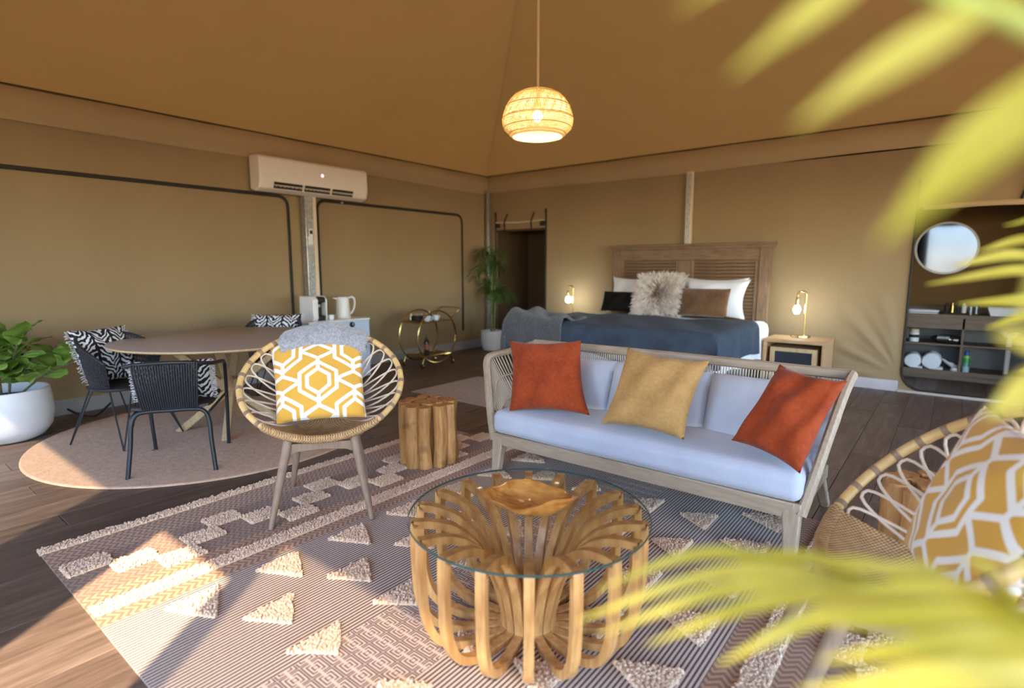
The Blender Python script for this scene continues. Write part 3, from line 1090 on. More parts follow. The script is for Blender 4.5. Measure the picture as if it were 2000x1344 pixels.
for i in range(NS):
    o = inst(sm, 'slat', CT, Matrix.Rotation(2 * PI * i / NS + .12, 4, 'Z'))
    md = o.modifiers.new('bevel', 'BEVEL'); md.width = .003; md.segments = 1; md.limit_method = 'ANGLE'
b = MB(); b.lathe([(.0, .012), (.085, .012), (.092, .02), (.092, .05), (.085, .058), (0, .058)], 24); b.build('hub', M['honey'], CT)
M['glass'] = m_glass('clear_glass', (.965, .98, .97))
M['glass_edge'] = m_plain('green_glass_edge', (.035, .075, .07), .15, spec=.6)
b = MB(); b.lathe([(0, ZT - .0105), (RT + .005, ZT - .0105)], 96); b.lathe([(RT + .005, ZT - .0025), (0, ZT - .0025)], 96); b.f = [f for f in b.f if len(f) == 4]
gt = b.build('glass_top', M['glass'], CT)
b = MB(); b.lathe([(RT + .005, ZT - .0105), (RT + .0075, ZT - .0085), (RT + .0075, ZT - .0045), (RT + .005, ZT - .0025)], 96); b.f = b.f[:-2]; b.build('glass_edge', M['glass_edge'], gt)

# root-wood bowl
M['bowl'] = m_wood('polished_root_wood', (.20, .045, .007), (.78, .36, .085), 'x', 7, 3, .16, .6, .1, knots=.7)
b = MB()
rg = random.Random(11)
ph = [rg.uniform(0, 6) for _ in range(6)]
def rimr(a): return 1 + .10 * math.sin(2 * a + 1.0) + .06 * math.sin(3 * a + ph[0]) + .05 * math.sin(5 * a + ph[1]) + .03 * math.sin(9 * a + ph[2])
def rimz(a): return .058 + .012 * math.sin(2 * a + ph[3]) + .010 * math.sin(3 * a + ph[4])
prof = [(0, .004, 0), (.35, .004, 0), (.6, .012, .1), (.85, .55, .6), (1.0, .94, 1), (1.03, 1.0, 1), (.95, 1.0, 1), (.80, .62, .7), (.5, .36, .2), (.2, .30, 0), (0, .29, 0)]
n = 56
vs = []; fs = []
for (rr, zz, k) in prof:
    for i in range(n):
        a = 2 * PI * i / n
        kk = 1 + (rimr(a) - 1) * (.3 + .7 * k)
        vs.append((.150 * rr * kk * math.cos(a), .112 * rr * kk * math.sin(a), zz * rimz(a)))
for i in range(len(prof) - 1):
    for k in range(n):
        l = (k + 1) % n
        fs.append((i * n + k, i * n + l, (i + 1) * n + l, (i + 1) * n + k))
b.add(vs, fs)
o = b.build('root_bowl', M['bowl'], angle=70)
o.location = (-1.115, 1.515, ZT + .0078); o.rotation_euler = (0, 0, math.radians(25))
tag(o, 'polished root wood bowl with wavy rim on the glass coffee table', 'bowl')

# ================================================================== RATTAN TUB CHAIRS
def rattan_chair(label, loc, phi):
    t = thing('rattan_tub_chair', label, 'chair', (loc[0], loc[1], .010), phi - PI / 2, 'rattan tub chairs')
    A_, B_ = .425, .368
    c = Vector((0, -.14, .67)); u = Vector((1, 0, 0)); v_ = Vector((0, -.734, .679)); w = Vector((0, -.679, -.734))
    def S(r, th):
        q = r * math.sin(th)
        dep = .27 * max(0, 1 - r * r) * (1 - .45 * q)
        return c + u * (A_ * r * math.cos(th)) + v_ * (B_ * q) + w * dep
    rim_ = [S(1, 2 * PI * i / 64) for i in range(64)]
    b = MB(); b.tube(rim_, .0165, 10, closed=True); b.build('rim', M['cane'], t)
    # woven seat: lower bowl
    th0, th1 = math.radians(180 + 48), math.radians(360 - 48)
    b = MB()
    def seat(a, bb):
        th = th0 + (th1 - th0) * a
        tt = a * 2 - 1
        # polar interpolation in the unit disc
        ex, ey = tt * .669, -.743 + .55 * (1 - tt * tt)
        fx, fy = math.cos(th), math.sin(th)
        x_, y_ = ex + (fx - ex) * bb, ey + (fy - ey) * bb
        return S(min(1, math.hypot(x_, y_)), math.atan2(y_, x_))
    b.shell(seat, 60, 22, -.012); st_ = b.build('woven_seat', M['weave'], t, angle=70)
    # woven wrap over the front of the rim
    b = MB(); b.tube([S(1, th0 + (th1 - th0) * i / 30) for i in range(31)], .0215, 10); b.build('rim_wrap', M['weave'], t)
    # back bowl strands: overlapping loops bound to the rim
    NLO = 21
    a0, a1 = math.radians(-44), math.radians(224)
    dth = (a1 - a0) / (NLO - 1)
    for i in range(NLO):
        th = a0 + dth * i
        lp_ = []
        for k in range(17):
            s = k / 16 * 2 - 1
            ang = th + dth * 1.15 * (abs(s) ** .6) * (1 if s > 0 else -1) * (.55 + .45 * abs(s))
            r = .965 - .70 * abs(s) ** 2.2
            lp_.append(S(r, ang))
        lb = MB(); lb.tube(lp_, .0055, 6); lb.build('cane_loop', M['cane_pale'], t)
        bb_ = MB()
        tg = (S(1, th + .02) - S(1, th - .02)).normalized()
        q0 = S(1, th)
        bb_.tube([q0 - tg * .010, q0 + tg * .010], .0188, 10); bb_.build('cane_binding', M['cane_bind'], t)
    b = MB(); b.tube([S(.30, math.radians(a)) for a in range(-25, 206, 10)], .008, 6); b.build('inner_hoop', M['cane_pale'], t)
    # frame
    for sx in (-1, 1):
        b = MB(); b.tube([(sx * .165, .075, .405), (sx * .205, .15, .2), (sx * .245, .22, 0)], [.024, .021, .013], 10); b.build('leg', M['leg_grey'], t)
        b = MB(); b.tube([(sx * .150, -.27, .36), (sx * .18, -.30, .2), (sx * .215, -.35, 0)], [.024, .021, .013], 10); b.build('leg', M['leg_grey'], t)
        b = MB(); b.beam((sx * .16, .07, .365), (sx * .15, -.27, .345), .022, .05); b.build('side_apron', M['leg_grey'], t, bevel=.004)
    b = MB(); b.prism([(-.165, .39), (-.165, .325), (-.12, .345), (0, .352), (.12, .345), (.165, .325), (.165, .39)], 'y', .062, .088); b.build('front_apron', M['leg_grey'], t, bevel=.004)
    b = MB(); b.beam((-.15, -.27, .345), (.15, -.27, .345), .022, .05); b.build('rear_apron', M['leg_grey'], t, bevel=.004)
    return t
rattan_chair('rattan tub chair with a grey throw, facing the camera beside the log stool', (-2.594, 1.634), math.atan2(-.61, .79))
rattan_chair('rattan tub chair at the right edge, beside the sofa arm', (-.12, 1.82), math.radians(195))
pillow('scatter_cushion', 'yellow geometric cushion under the grey throw on the rattan chair', 'cushion', [(-3.087, 1.625, .875), (-2.782, 2.052, .900), (-2.530, 1.874, .472), (-2.824, 1.502, .462)], .15, M['yellow_print'], 'yellow print cushions', n=40, pinch=.05, seed=21, crease=.004)
pillow('scatter_cushion', 'yellow geometric cushion on the rattan chair at the right edge', 'cushion', [(.097, 2.17, .89), (.247, 1.61, .89), (.09, 1.43, .47), (-.059, 1.99, .476)], .12, M['yellow_print2'], 'yellow print cushions', n=40, pinch=.05, seed=22, crease=.004)
# folded throw over the top of the chair
M['grey_throw'] = m_fabric('grey_fleece', (.37, .36, .385), (.20, .195, .22), 180, .8, .95, .5, .8, 40)
fdir = Vector((.79, -.61, 0)).normalized(); rdir = Vector((.61, .79, 0)).normalized()
base = Vector((-2.594, 1.634, 0))
def throwf(u, v):
    s = (u - .5) * .47
    rise = -.10 * (2 * (u - .5)) ** 2 * .55
    a = -2.2 + 4.4 * v
    edge = max(0.0, 1 - abs(2 * u - 1) ** 8)
    wob = .012 * math.sin(s * 26 + 1) + .006 * math.sin(s * 60 + v * 5)
    R_ = (.035 + .022 * (1 + math.cos(a)) / 2) * (.35 + .65 * edge ** .4)
    back = -.415 + .02 * (2 * (u - .5)) ** 2
    p_ = base + rdir * s + fdir * (back + .012 + math.sin(a) * (.075 + .3 * wob)) + Vector((0, 0, .905 + rise + math.cos(a) * R_ + wob * .5 - .02 * max(0, abs(a) - 1.2)))
    return p_
b = MB(); b.shell(throwf, 40, 22, .02)
o = b.build('throw_blanket', M['grey_throw'], angle=80)
tag(o, 'grey fleece throw folded over the back of the rattan chair', 'throw')

# ================================================================== LOG STOOLS
def log_stool(label, loc, rz, seed):
    t = thing('log_stool', label, 'stool', (loc[0], loc[1], .010), rz, 'log stools')
    rg = random.Random(seed)
    H_ = .415
    spots = [(0.150, a) for a in [k * 2 * PI / 11 for k in range(11)]] + [(.07, k * 2 * PI / 5 + .3) for k in range(5)] + [(0, 0)]
    for (r, a) in spots:
        R_ = (.044 if r > .1 else .040) * rg.uniform(.9, 1.12)
        cx, cy = r * math.cos(a), r * math.sin(a)
        n = 9
        ang = [rg.uniform(-.2, .2) + k * 2 * PI / n for k in range(n)]
        rad = [rg.uniform(.82, 1.12) for _ in range(n)]
        hz = H_ - rg.uniform(0, .012)
        vs = []; lev = 7
        sx, sy = rg.uniform(-.01, .01), rg.uniform(-.01, .01)
        for j in range(lev):
            q = j / (lev - 1)
            kk = 1 + .06 * math.sin(q * 7 + seed + a * 3) + .10 * (1 - q) ** 3
            for k in range(n):
                vs.append((cx + sx * math.sin(q * 3) + R_ * kk * rad[k] * math.cos(ang[k]), cy + sy * math.sin(q * 3) + R_ * kk * rad[k] * math.sin(ang[k]), q * hz))
        fs = [(j * n + k, j * n + (k + 1) % n, (j + 1) * n + (k + 1) % n, (j + 1) * n + k) for j in range(lev - 1) for k in range(n)]
        fs += [tuple(reversed(range(n))), tuple((lev - 1) * n + k for k in range(n))]
        b = MB(); b.add(vs, fs); b.build('log', M['log'], t, angle=50)
    return t
log_stool('stool of bundled teak logs between the rattan chair and the sofa', (-2.71, 2.50), .3, 5)
log_stool('log stool half hidden behind the cushioned rattan chair at the right', (.02, 2.80), 1.3, 9)

# ================================================================== DINING SET
dt = thing('dining_table', 'round dining table with pale top and crossed oak legs', 'table', (-4.553, 2.058, 0), math.radians(12))
M['table_top'] = m_wood('pale_laminate', (.33, .27, .23), (.40, .335, .29), 'x', 3, 8, .35, 0, .03)
b = MB(); b.lathe([(0, .722), (.755, .722), (.775, .726)], 96); b.lathe([(.775, .726), (.80, .735), (.803, .742), (.80, .748), (.795, .75), (0, .75)], 96); b.f = [f for f in b.f if len(f) == 4]
b.build('table_top', M['table_top'], dt)
b = MB(); b.lathe([(.79, .729), (.8045, .737), (.8045, .7475), (.79, .7475)], 96, close=True); b.build('edge_band', M['oak'], dt)
for i in range(4):
    a = PI / 4 + i * PI / 2
    ca, sa = math.cos(a), math.sin(a)
    b = MB()
    b.beam((ca * .40, sa * .40, 0), (-ca * .06, -sa * .06, .38), .055, .055, (-sa, ca, 0))
    b.beam((ca * .05, sa * .05, .36), (ca * .46, sa * .46, .722), .055, .055, (-sa, ca, 0))
    b.build('leg', M['oak'], dt, bevel=.006)
b = MB(); b.box((0, 0, .37), (.13, .13, .10)); b.build('joint_block', M['oak'], dt, bevel=.01)
b = MB(); b.beam((-.5, 0, .71), (.5, 0, .71), .06, .024); b.beam((0, -.5, .71), (0, .5, .71), .06, .024); b.build('under_frame', M['oak'], dt)

def bistro_chair(label, loc, phi):
    t = thing('bistro_chair', label, 'chair', (loc[0], loc[1], 0), phi - PI / 2)
    half = [(-.235, .285, 0), (-.245, .265, .30), (-.25, .25, .55), (-.255, .20, .635), (-.26, .05, .665), (-.258, -.12, .685), (-.23, -.235, .70), (-.15, -.285, .715), (0, -.30, .722)]
    full = half + [(-a, b_, c_) for a, b_, c_ in reversed(half[:-1])]
    b = MB(); b.tube(spline(full, 5), .0125, 10); b.build('arm_tube', M['black_tube'], t)
    half = [(-.245, -.31, 0), (-.225, -.275, .20), (-.215, -.255, .335), (-.185, -.245, .395), (-.12, -.24, .408), (0, -.24, .408)]
    full = half + [(-a, b_, c_) for a, b_, c_ in reversed(half[:-1])]
    b = MB(); b.tube(spline(full, 5), .0135, 10); b.build('rear_leg_tube', M['black_tube'], t)
    for s in (-1, 1):
        b = MB(); b.tube([(s * .215, -.25, .38), (s * .225, 0, .385), (s * .245, .255, .40)], .009, 8); b.build('side_stretcher', M['black_tube'], t)
        b = MB(); b.tube([(s * .245, .283, 0), (s * .245, .283, .012)], .017, 10); b.build('foot_cap', M['black_tube'], t)
    # woven seat
    b = MB()
    def sf(u, v): return ((u - .5) * .43, -.235 + .46 * v, .425 + .012 * (2 * u - 1) ** 2 - .02 * math.sin(PI * v) + (.002 if int(u * 42) % 2 else 0))
    b.shell(sf, 43, 14, .016); b.build('woven_seat', M['black_wicker'], t, smooth=False)
    # woven back: upright strands over cross strands
    b = MB()
    NSt = 26
    for i in range(NSt):
        s = i / (NSt - 1) * 2 - 1
        b.tube([(s * .150, -.236, .40), (s * .160, -.268, .50), (s * .170, -.290, .61), (s * .178, -.296, .715)], .0068, 5)
    for k in range(9):
        z = .425 + .032 * k; q = (z - .4) / .32
        b.tube([(-.155 - .025 * q, -.240 - .055 * q + .008, z), (0, -.248 - .055 * q + .008, z), (.155 + .025 * q, -.240 - .055 * q + .008, z)], .0055, 5)
    b.build('woven_back', M['black_wicker'], t)
    return t
bistro_chair('black bistro armchair with its woven back to the camera', (-4.03, 1.475), math.atan2(.54, -.84))

def bucket_chair(label, loc, phi):
    t = thing('hairpin_chair', label, 'chair', (loc[0], loc[1], 0), phi - PI / 2, 'hairpin leg chairs')
    def W(a, q):
        """bucket wall; a from -1 (right front) over 0 (back) to 1; q 0 bottom .. 1 top"""
        th = -PI / 2 + a * math.radians(118)
        top = .82 - .20 * abs(a) ** 2.2
        z = .43 + (top - .43) * q
        k = 1 + .30 * q * (1 - .35 * abs(a))
        return Vector((.205 * k * math.cos(th) * 1.02, .02 + .205 * k * math.sin(th), z))
    b = MB()
    for i in range(57):
        a = i / 56 * 2 - 1
        b.tube([W(a, 0), W(a, .35), W(a, .7), W(a, 1)], .0062, 5)
    for k in range(1, 9):
        b.tube([W(i / 30 * 2 - 1, k / 9) for i in range(31)], .0058, 5)
    b.build('woven_shell', M['black_wicker'], t)
    b = MB(); b.tube([W(i / 40 * 2 - 1, 1) for i in range(41)], .013, 8); b.build('rim_tube', M['black_tube'], t)
    b = MB()
    b.lathe([(0, .415), (.20, .415), (.225, .425), (.225, .437), (.20, .445), (0, .438)], 32, (0, .02, 0)); b.build('seat', M['black_wicker'], t)
    for sx in (-1, 1):
        for sy in (-1, 1):
            f = Vector((sx * .25, .02 + sy * .26, .008))
            b = MB()
            b.tube([Vector((sx * .19, .02 + sy * .10, .415)), f], .0058, 6); b.tube([Vector((sx * .09, .02 + sy * .185, .415)), f], .0058, 6)
            b.lathe([(0, 0), (.022, 0), (.022, .008), (0, .010)], 14, (f.x, f.y, 0))
            b.build('leg', M['black_tube'], t)
    return t
bucket_chair('black woven bucket chair on hairpin legs beside the fiddle leaf plant', (-4.88, 1.40), math.radians(22))
bucket_chair('black woven bucket chair behind the dining table, against the canvas wall', (-5.18, 2.78), math.atan2(-.65, .70))

def chair_cushion(label, cpos, phi, w, h, lean, seed):
    f = Vector((math.cos(phi), math.sin(phi), 0)); r = Vector((-f.y, f.x, 0)) * 1.0
    up = (Vector((0, 0, 1)) * math.cos(lean) - f * math.sin(lean))
    c = Vector(cpos)
    u = Vector((0, 0, 1)).cross(f)
    TLc = c - u * w / 2 + up * h / 2; TRc = c + u * w / 2 + up * h / 2; BRc = c + u * w / 2 - up * h / 2; BLc = c - u * w / 2 - up * h / 2
    o = pillow('leaf_cushion', label, 'cushion', [TLc, TRc, BRc, BLc], .13, M['leaf_print'], 'leaf print cushions', pinch=.05, seed=seed)
    fb = MB()
    rg = random.Random(seed)
    for i in range(44):
        q = i / 43 * 2 - 1
        for sg in (-1, 1):
            x0 = sg * w / 2 * .95; y0 = q * h / 2 * .96
            fb.tube([(x0, y0, 0), (x0 + sg * .018, y0 + rg.uniform(-.006, .006), rg.uniform(-.008, .008)), (x0 + sg * .034, y0 + rg.uniform(-.014, .014), rg.uniform(-.016, .016))], .0022, 4)
    tag(fb.build('fringe', M['fringe'], o), kind='stuff')
    return o
M['fringe'] = m_plain('cream_fringe', (.62, .60, .60), .9, var=.25, scale=60)
chair_cushion('black and white leaf cushion on the bistro armchair', (-3.96, 1.425, .575), math.atan2(.54, -.84), .45, .28, math.radians(14), 31)
chair_cushion('fringed leaf cushion on the bucket chair beside the fiddle leaf plant', (-5.005, 1.35, .655), math.radians(22), .42, .42, math.radians(22), 32)
chair_cushion('leaf cushion on the bucket chair behind the dining table', (-5.27, 2.865, .645), math.atan2(-.65, .70), .46, .42, math.radians(20), 33)

# ================================================================== FIDDLE LEAF PLANT
fp = thing('fiddle_leaf_plant', 'leafy green fiddle leaf fig in a wide white pot', 'potted plant', (-5.62, .83, 0))
b = MB(); b.lathe([(0, 0), (.19, 0), (.235, .02), (.285, .09), (.305, .19), (.302, .30), (.292, .385), (.282, .39), (.272, .383), (.28, .30), (0, .30)], 48); b.build('pot', M['white_ceramic'], fp)
b = MB(); b.lathe([(0, .305), (.279, .305), (.279, .312), (.12, .325), (0, .33)], 32); b.build('soil', M['soil'], fp)
M['fig_leaf'] = m_leaf('fig_leaf', (.11, .22, .03), (.32, .48, .10), .28, .4)
M['fig_stem'] = m_plain('fig_stem', (.09, .075, .035), .8, var=.2)
def leaf_mesh(L, W_, droop, name='leaf', mat=None):
    b = MB()
    n, m_ = 9, 7
    def fn(u, v):
        t = v; s = u * 2 - 1
        wd = W_ * (math.sin(PI * min(1, t * .90 + .06)) ** .75) * (.55 + .6 * t)
        x = s * wd; y = L * t
        z = -droop * t * t * L + .10 * abs(s) * wd + .012 * math.sin(t * 11 + s * 2) * abs(s)
        return (x, y, z)
    b.shell(fn, m_, n, .0012)
    pet = [(0, -.05, -.002), (0, 0, 0)] + [(0, L * k / 6, -droop * (k / 6) ** 2 * L + .002) for k in range(1, 6)]
    b.tube(pet, .0028, 5)
    return b.mesh(name, mat, angle=80)
flm = [leaf_mesh(.18, .095, .25, mat=M['fig_leaf']), leaf_mesh(.21, .11, .40, mat=M['fig_leaf']), leaf_mesh(.15, .085, .12, mat=M['fig_leaf'])]
rg = random.Random(4)
stems = [(0, 0, .84), (.14, .08, .76), (-.10, .12, .82), (.08, -.14, .70), (.16, -.03, .50), (-.12, -.08, .74)]
for si, (sx, sy, sh) in enumerate(stems):
    st_ = [(sx * .4, sy * .4, .31), (sx * .7, sy * .7, .31 + sh * .3), (sx * 1.2, sy * 1.2, .31 + sh * .55)]
    if si in (4,):
        st_ = [(.06, .06, .31), (.22, .24, .50), (.36, .42, .60)]
    pts = spline(st_, 6)
    b = MB(); b.tube(pts, .008, 6); b.build('stem', M['fig_stem'], fp)
    nl = 13
    for k in range(nl):
        q = .30 + .70 * k / (nl - 1)
        p0 = pts[min(len(pts) - 1, int(q * (len(pts) - 1)))]
        az = k * 2.399 + si * 1.1
        el = math.radians(rg.uniform(15, 60) if q < .9 else rg.uniform(50, 75))
        R_ = Matrix.Rotation(az, 4, 'Z') @ Matrix.Rotation(el, 4, 'X') @ Matrix.Rotation(rg.uniform(-.5, .5), 4, 'Y')
        sc = rg.uniform(.8, 1.15)
        inst(flm[k % 3], 'leaf', fp, Matrix.Translation(p0 + (R_ @ Vector((0, .045, 0)))) @ R_ @ Matrix.Scale(sc, 4))

# black power cable on the floor
b = MB(); b.tube(spline([(XL + .03, 1.33, .05), (-6.02, 1.38, .012), (-5.85, 1.46, .010), (-5.6, 1.52, .16), (-5.42, 1.50, .40), (-5.40, 1.42, .425)][:4] , 8), .009, 8)
o = b.build('power_cable', M['binding']); tag(o, 'black power cable looping from the skirting to the bucket chair', 'cable')

# ================================================================== KITCHENETTE
fg = thing('bar_fridge', 'pale blue grey bar fridge under the air conditioner', 'fridge', (-5.715, 3.69, 0))
M['fridge'] = m_plain('pale_fridge', (.50, .56, .66), .35, var=.02)
b = MB(); b.span((-.29, -.39, .03), (.28, .39, .70)); b.build('body', M['fridge'], fg, bevel=.012)
b = MB(); b.span((.285, -.39, .035), (.33, .39, .70)); dr = b.build('door', M['fridge'], fg, bevel=.012)
b = MB(); b.span((.33, -.36, .25), (.345, -.335, .55)); b.build('handle', M['fridge'], dr, bevel=.005)
b = MB(); b.span((-.30, -.40, .70), (.33, .40, .725)); b.build('top', M['white_plastic'], fg, bevel=.006)
for sx in (-.25, .25):
    for sy in (-.34, .34):
        b = MB(); b.lathe([(0, 0), (.02, 0), (.02, .03), (0, .03)], 12, (sx, sy, 0)); b.build('foot', M['binding'], fg)
ZF = .725
cm = thing('coffee_machine', 'small white and black capsule coffee machine on the fridge', 'coffee machine', (-5.56, 3.47, ZF))
b = MB(); b.prism([(-.14, 0), (.10, 0), (.10, .05), (.03, .06), (.03, .19), (.11, .20), (.11, .245), (.08, .262), (-.14, .262)], 'x', -.02, .075)
b.v = [(y_, x_, z_) for x_, y_, z_ in b.v]; b.f = [tuple(reversed(f)) for f in b.f]; b.build('black_core', M['binding'], cm, bevel=.006)
for s, x0, x1 in ((0, -.085, -.022), (1, .077, .09)):
    b = MB(); b.prism([(-.15, 0), (.10, 0), (.12, .03), (.12, .23), (.08, .27), (-.15, .27)], 'y', x0, x1)
    b.build('side_panel', M['white_plastic'], cm, bevel=.006)
b = MB(); b.span((.03, -.02, .15), (.085, .03, .18)); b.build('spout', M['steel'], cm, bevel=.004)
kt = thing('electric_kettle', 'white electric kettle standing on the fridge', 'kettle', (-5.60, 3.87, ZF), math.radians(60))
b = MB(); b.lathe([(0, 0), (.085, 0), (.088, .012), (.082, .022), (0, .022)], 32); b.build('base', M['white_plastic'], kt)
b = MB(); b.lathe([(0, .022), (.080, .022), (.082, .05), (.076, .14), (.070, .225), (.066, .235), (.05, .245), (0, .247)], 32); kb = b.build('jug', M['white_plastic'], kt)
b = MB(); b.prism([(-.03, .19), (-.115, .235), (-.03, .238)], 'y', -.022, .022); b.build('spout', M['white_plastic'], kb, bevel=.006)
b = MB(); b.tube(spline([(.065, 0, .232), (.11, 0, .24), (.135, 0, .20), (.128, 0, .12), (.10, 0, .06), (.078, 0, .045)], 5), .014, 8, flat=.8); b.build('handle', M['white_plastic'], kt)
cp = thing('cup', 'small pale cup between the coffee machine and the kettle', 'cup', (-5.47, 3.62, ZF))
b = MB(); b.lathe([(0, 0), (.025, 0), (.034, .055), (.031, .055), (.023, .005), (0, .005)], 20); b.build('bowl', M['white_ceramic'], cp)
b = MB(); b.tube(spline([(.032, 0, .045), (.05, 0, .04), (.048, 0, .018), (.027, 0, .014)], 4), .004, 6); b.build('handle', M['white_ceramic'], cp)
pg = thing('timer_knob', 'round black timer on the front top edge of the fridge', 'timer', (-5.384, 3.83, .66))
b = MB(); b.lathe([(0, 0), (.032, 0), (.032, .014), (.024, .022), (0, .022)], 20, M=Matrix.Rotation(PI / 2, 3, 'Y')); b.build('dial', M['binding'], pg)
b = MB(); b.box((.024, 0, .01), (.004, .005, .03)); b.build('pointer', M['white_plastic'], pg)

# ================================================================== AIR CONDITIONER + REMOTE
ac = thing('air_conditioner', 'white wall mounted split air conditioner', 'air conditioner', (XL + .03, 3.82, 2.13))
M['ac_white'] = m_plain('warm_white_plastic', (.74, .66, .58), .4, var=.015)
prof = rounded([(0, .03, 0), (0, .385, 0), (.17, .385, 0), (.215, .36, 0), (.222, .12, 0), (.19, .03, 0), (.10, .0, 0)], .02, 4)
b = MB(); b.prism([(q.x, q.y) for q in prof], 'y', -.70, .70); b.build('body', M['ac_white'], ac, bevel=.014)
for y0, y1 in ((-.54, -.20), (-.17, .16), (.19, .48)):
    b = MB()
    c0 = Vector((.2225, 0, .095)); c1 = Vector((.196, 0, .035))
    b.add([(.2225, y0, .105), (.2225, y1, .105), (.1985, y1, .04), (.1985, y0, .04), (.2215, y0, .105), (.2215, y1, .105), (.1965, y1, .04), (.1965, y0, .04)], [(0, 3, 2, 1), (4, 5, 6, 7), (0, 1, 5, 4), (1, 2, 6, 5), (2, 3, 7, 6), (3, 0, 4, 7)])
    vt = b.build('vent', M['binding'], ac, smooth=False)
    nsl = 7
    for k in range(nsl):
        yy_ = y0 + (y1 - y0) * (k + .5) / nsl
        b = MB(); b.beam((.218, yy_ - .017, .060), (.218, yy_ + .012, .060), .020, .004); b.build('louvre', M['ac_white'], vt)
    b = MB(); b.beam((.2165, y0, .072), (.2165, y1, .072), .014, .006); b.build('louvre_bar', M['ac_white'], vt)
b = MB(); b.beam((.20, -.62, .028), (.20, .62, .028), .05, .006, (0, .0, 1)); b.build('flap', M['ac_white'], ac, bevel=.002)
b = MB(); b.lathe([(0, 0), (.018, 0), (.018, .002), (0, .002)], 20, (.2195, .06, .24), Matrix.Rotation(PI / 2, 3, 'Y')); b.build('display', m_emit('pink_display', (1.0, .72, .85), .7), ac)
rc = thing('remote_control', 'white remote control in a holder on the steel post', 'remote', (XL + .139, 3.75, 1.57))
b = MB(); b.span((0, -.032, 0), (.012, .032, .10)); b.build('holder', M['white_plastic'], rc, bevel=.006)
b = MB(); b.span((.012, -.026, .01), (.026, .026, .19)); rb = b.build('handset', M['white_plastic'], rc, bevel=.006)
b = MB(); b.span((.0255, -.018, .13), (.027, .018, .17)); b.build('screen', M['binding'], rb)

# ================================================================== PENDANT LAMP
pc = Vector((-2.42, 3.34, 2.37))
pl = thing('pendant_lamp', 'woven rattan dome pendant lamp hanging from the ceiling', 'lamp', tuple(pc))
M['shade'] = m_leaf('pale_rattan_shade', (.72, .56, .36), (.90, .76, .55), .45, .6)
prof = [(.03, .187), (.09, .180), (.15, .150), (.195, .105), (.225, .05), (.245, -.015), (.250, -.07), (.238, -.115), (.21, -.150), (.18, -.178)]
pr = spline([(r, 0, z * .86 + .012) for r, z in prof], 6)
sh = bpy.data.objects.new('shade', None); COL.objects.link(sh); sh.parent = pl
def ringtube(r, z, rad):
    q = MB(); q.tube([(r * math.cos(2 * PI * i / 64), r * math.sin(2 * PI * i / 64), z) for i in range(64)], rad, 6, closed=True); return q
for k, idx in enumerate((1, 14, 24, 33, 42, 50, len(pr) - 1)):
    q = pr[idx]
    ringtube(q.x, q.z, .0065 if idx == len(pr) - 1 else .005).build('hoop', M['shade'], sh)
wv_ = MB()
nst = 150
for i in range(nst):
    a = 2 * PI * i / nst
    for sg in (-1, 1):
        pts = []
        for k, q in enumerate(pr[::3] + [pr[-1]]):
            aa = a + sg * .014 * k + .02 * math.sin(k * 1.3 + i)
            pts.append((q.x * math.cos(aa), q.x * math.sin(aa), q.z))
        wv_.tube(pts, .0019, 4, cap=False)
for q in pr[::2]:
    wv_.tube([(q.x * math.cos(2 * PI * i / 60), q.x * math.sin(2 * PI * i / 60), q.z) for i in range(60)], .0016, 4, closed=True)
tag(wv_.build('weave', M['shade'], sh), kind='stuff')
M['cord_cream'] = m_plain('cream_cord', (.62, .47, .28), .7)
b = MB(); b.tube([(0, 0, .05), (0, 0, 1.62)], .0095, 8); b.build('cord', M['cord_cream'], pl)
b = MB(); b.lathe([(0, .03), (.022, .03), (.024, .10), (.012, .13), (0, .13)], 16); b.build('socket', M['cord_cream'], pl)
b = MB(); b.ball((0, 0, -.005), (.034, .034, .04)); b.build('bulb', m_emit('warm_bulb', (1.0, .88, .70), 170), pl)

# ================================================================== BAR CART
bc = thing('bar_cart', 'round framed brass bar cart against the canvas wall', 'bar cart', (-5.52, 5.13, 0))
for sx in (-.18, .18):
    b = MB(); b.tube([(sx, .345 * math.cos(2 * PI * i / 56), .40 + .345 * math.sin(2 * PI * i / 56)) for i in range(56)], .011, 8, closed=True); b.build('ring', M['brass'], bc)
M['smoked'] = m_plain('black_glass_shelf', (.02, .02, .02), .12, spec=.6)
for z, hw in ((.60, .29), (.155, .25)):
    b = MB(); b.span((-.17, -hw, z - .006), (.17, hw, z)); sfh = b.build('shelf', M['smoked'], bc)
    b = MB(); b.tube(rounded([(-.18, -hw - .01, z), (.18, -hw - .01, z), (.18, hw + .01, z), (-.18, hw + .01, z)], .03, 4), .008, 8, closed=True); b.build('shelf_frame', M['brass'], sfh)
for sy in (-.29, .29):
    b = MB(); b.tube([(-.18, sy * .62, .115), (.18, sy * .62, .115)], .007, 8); b.build('cross_bar', M['brass'], bc)
    for sx in (-.18, .18):
        b = MB(); b.tube([(sx, sy * .8, .15), (sx, sy * .95, .06)], .007, 8); b.lathe([(0, -.012), (.03, -.012), (.033, 0), (.03, .012), (0, .012)], 18, (sx, sy * .95, .033), Matrix.Rotation(PI / 2, 3, 'X')); b.build('wheel', M['brass'], bc)
b = MB(); b.tube(spline([(-.18, .26, .62), (-.18, .36, .70), (-.17, .44, .755), (.17, .44, .755), (.18, .36, .70), (.18, .26, .62)], 5), .010, 8); b.build('handle', M['brass'], bc)
ZC = .608
bx = thing('tea_box', 'dark tea box with small sachets on the bar cart', 'box', (-5.55, 5.02, ZC))
b = MB(); b.span((-.07, -.10, 0), (.07, .10, .075)); b.build('case', M['binding'], bx, bevel=.004)
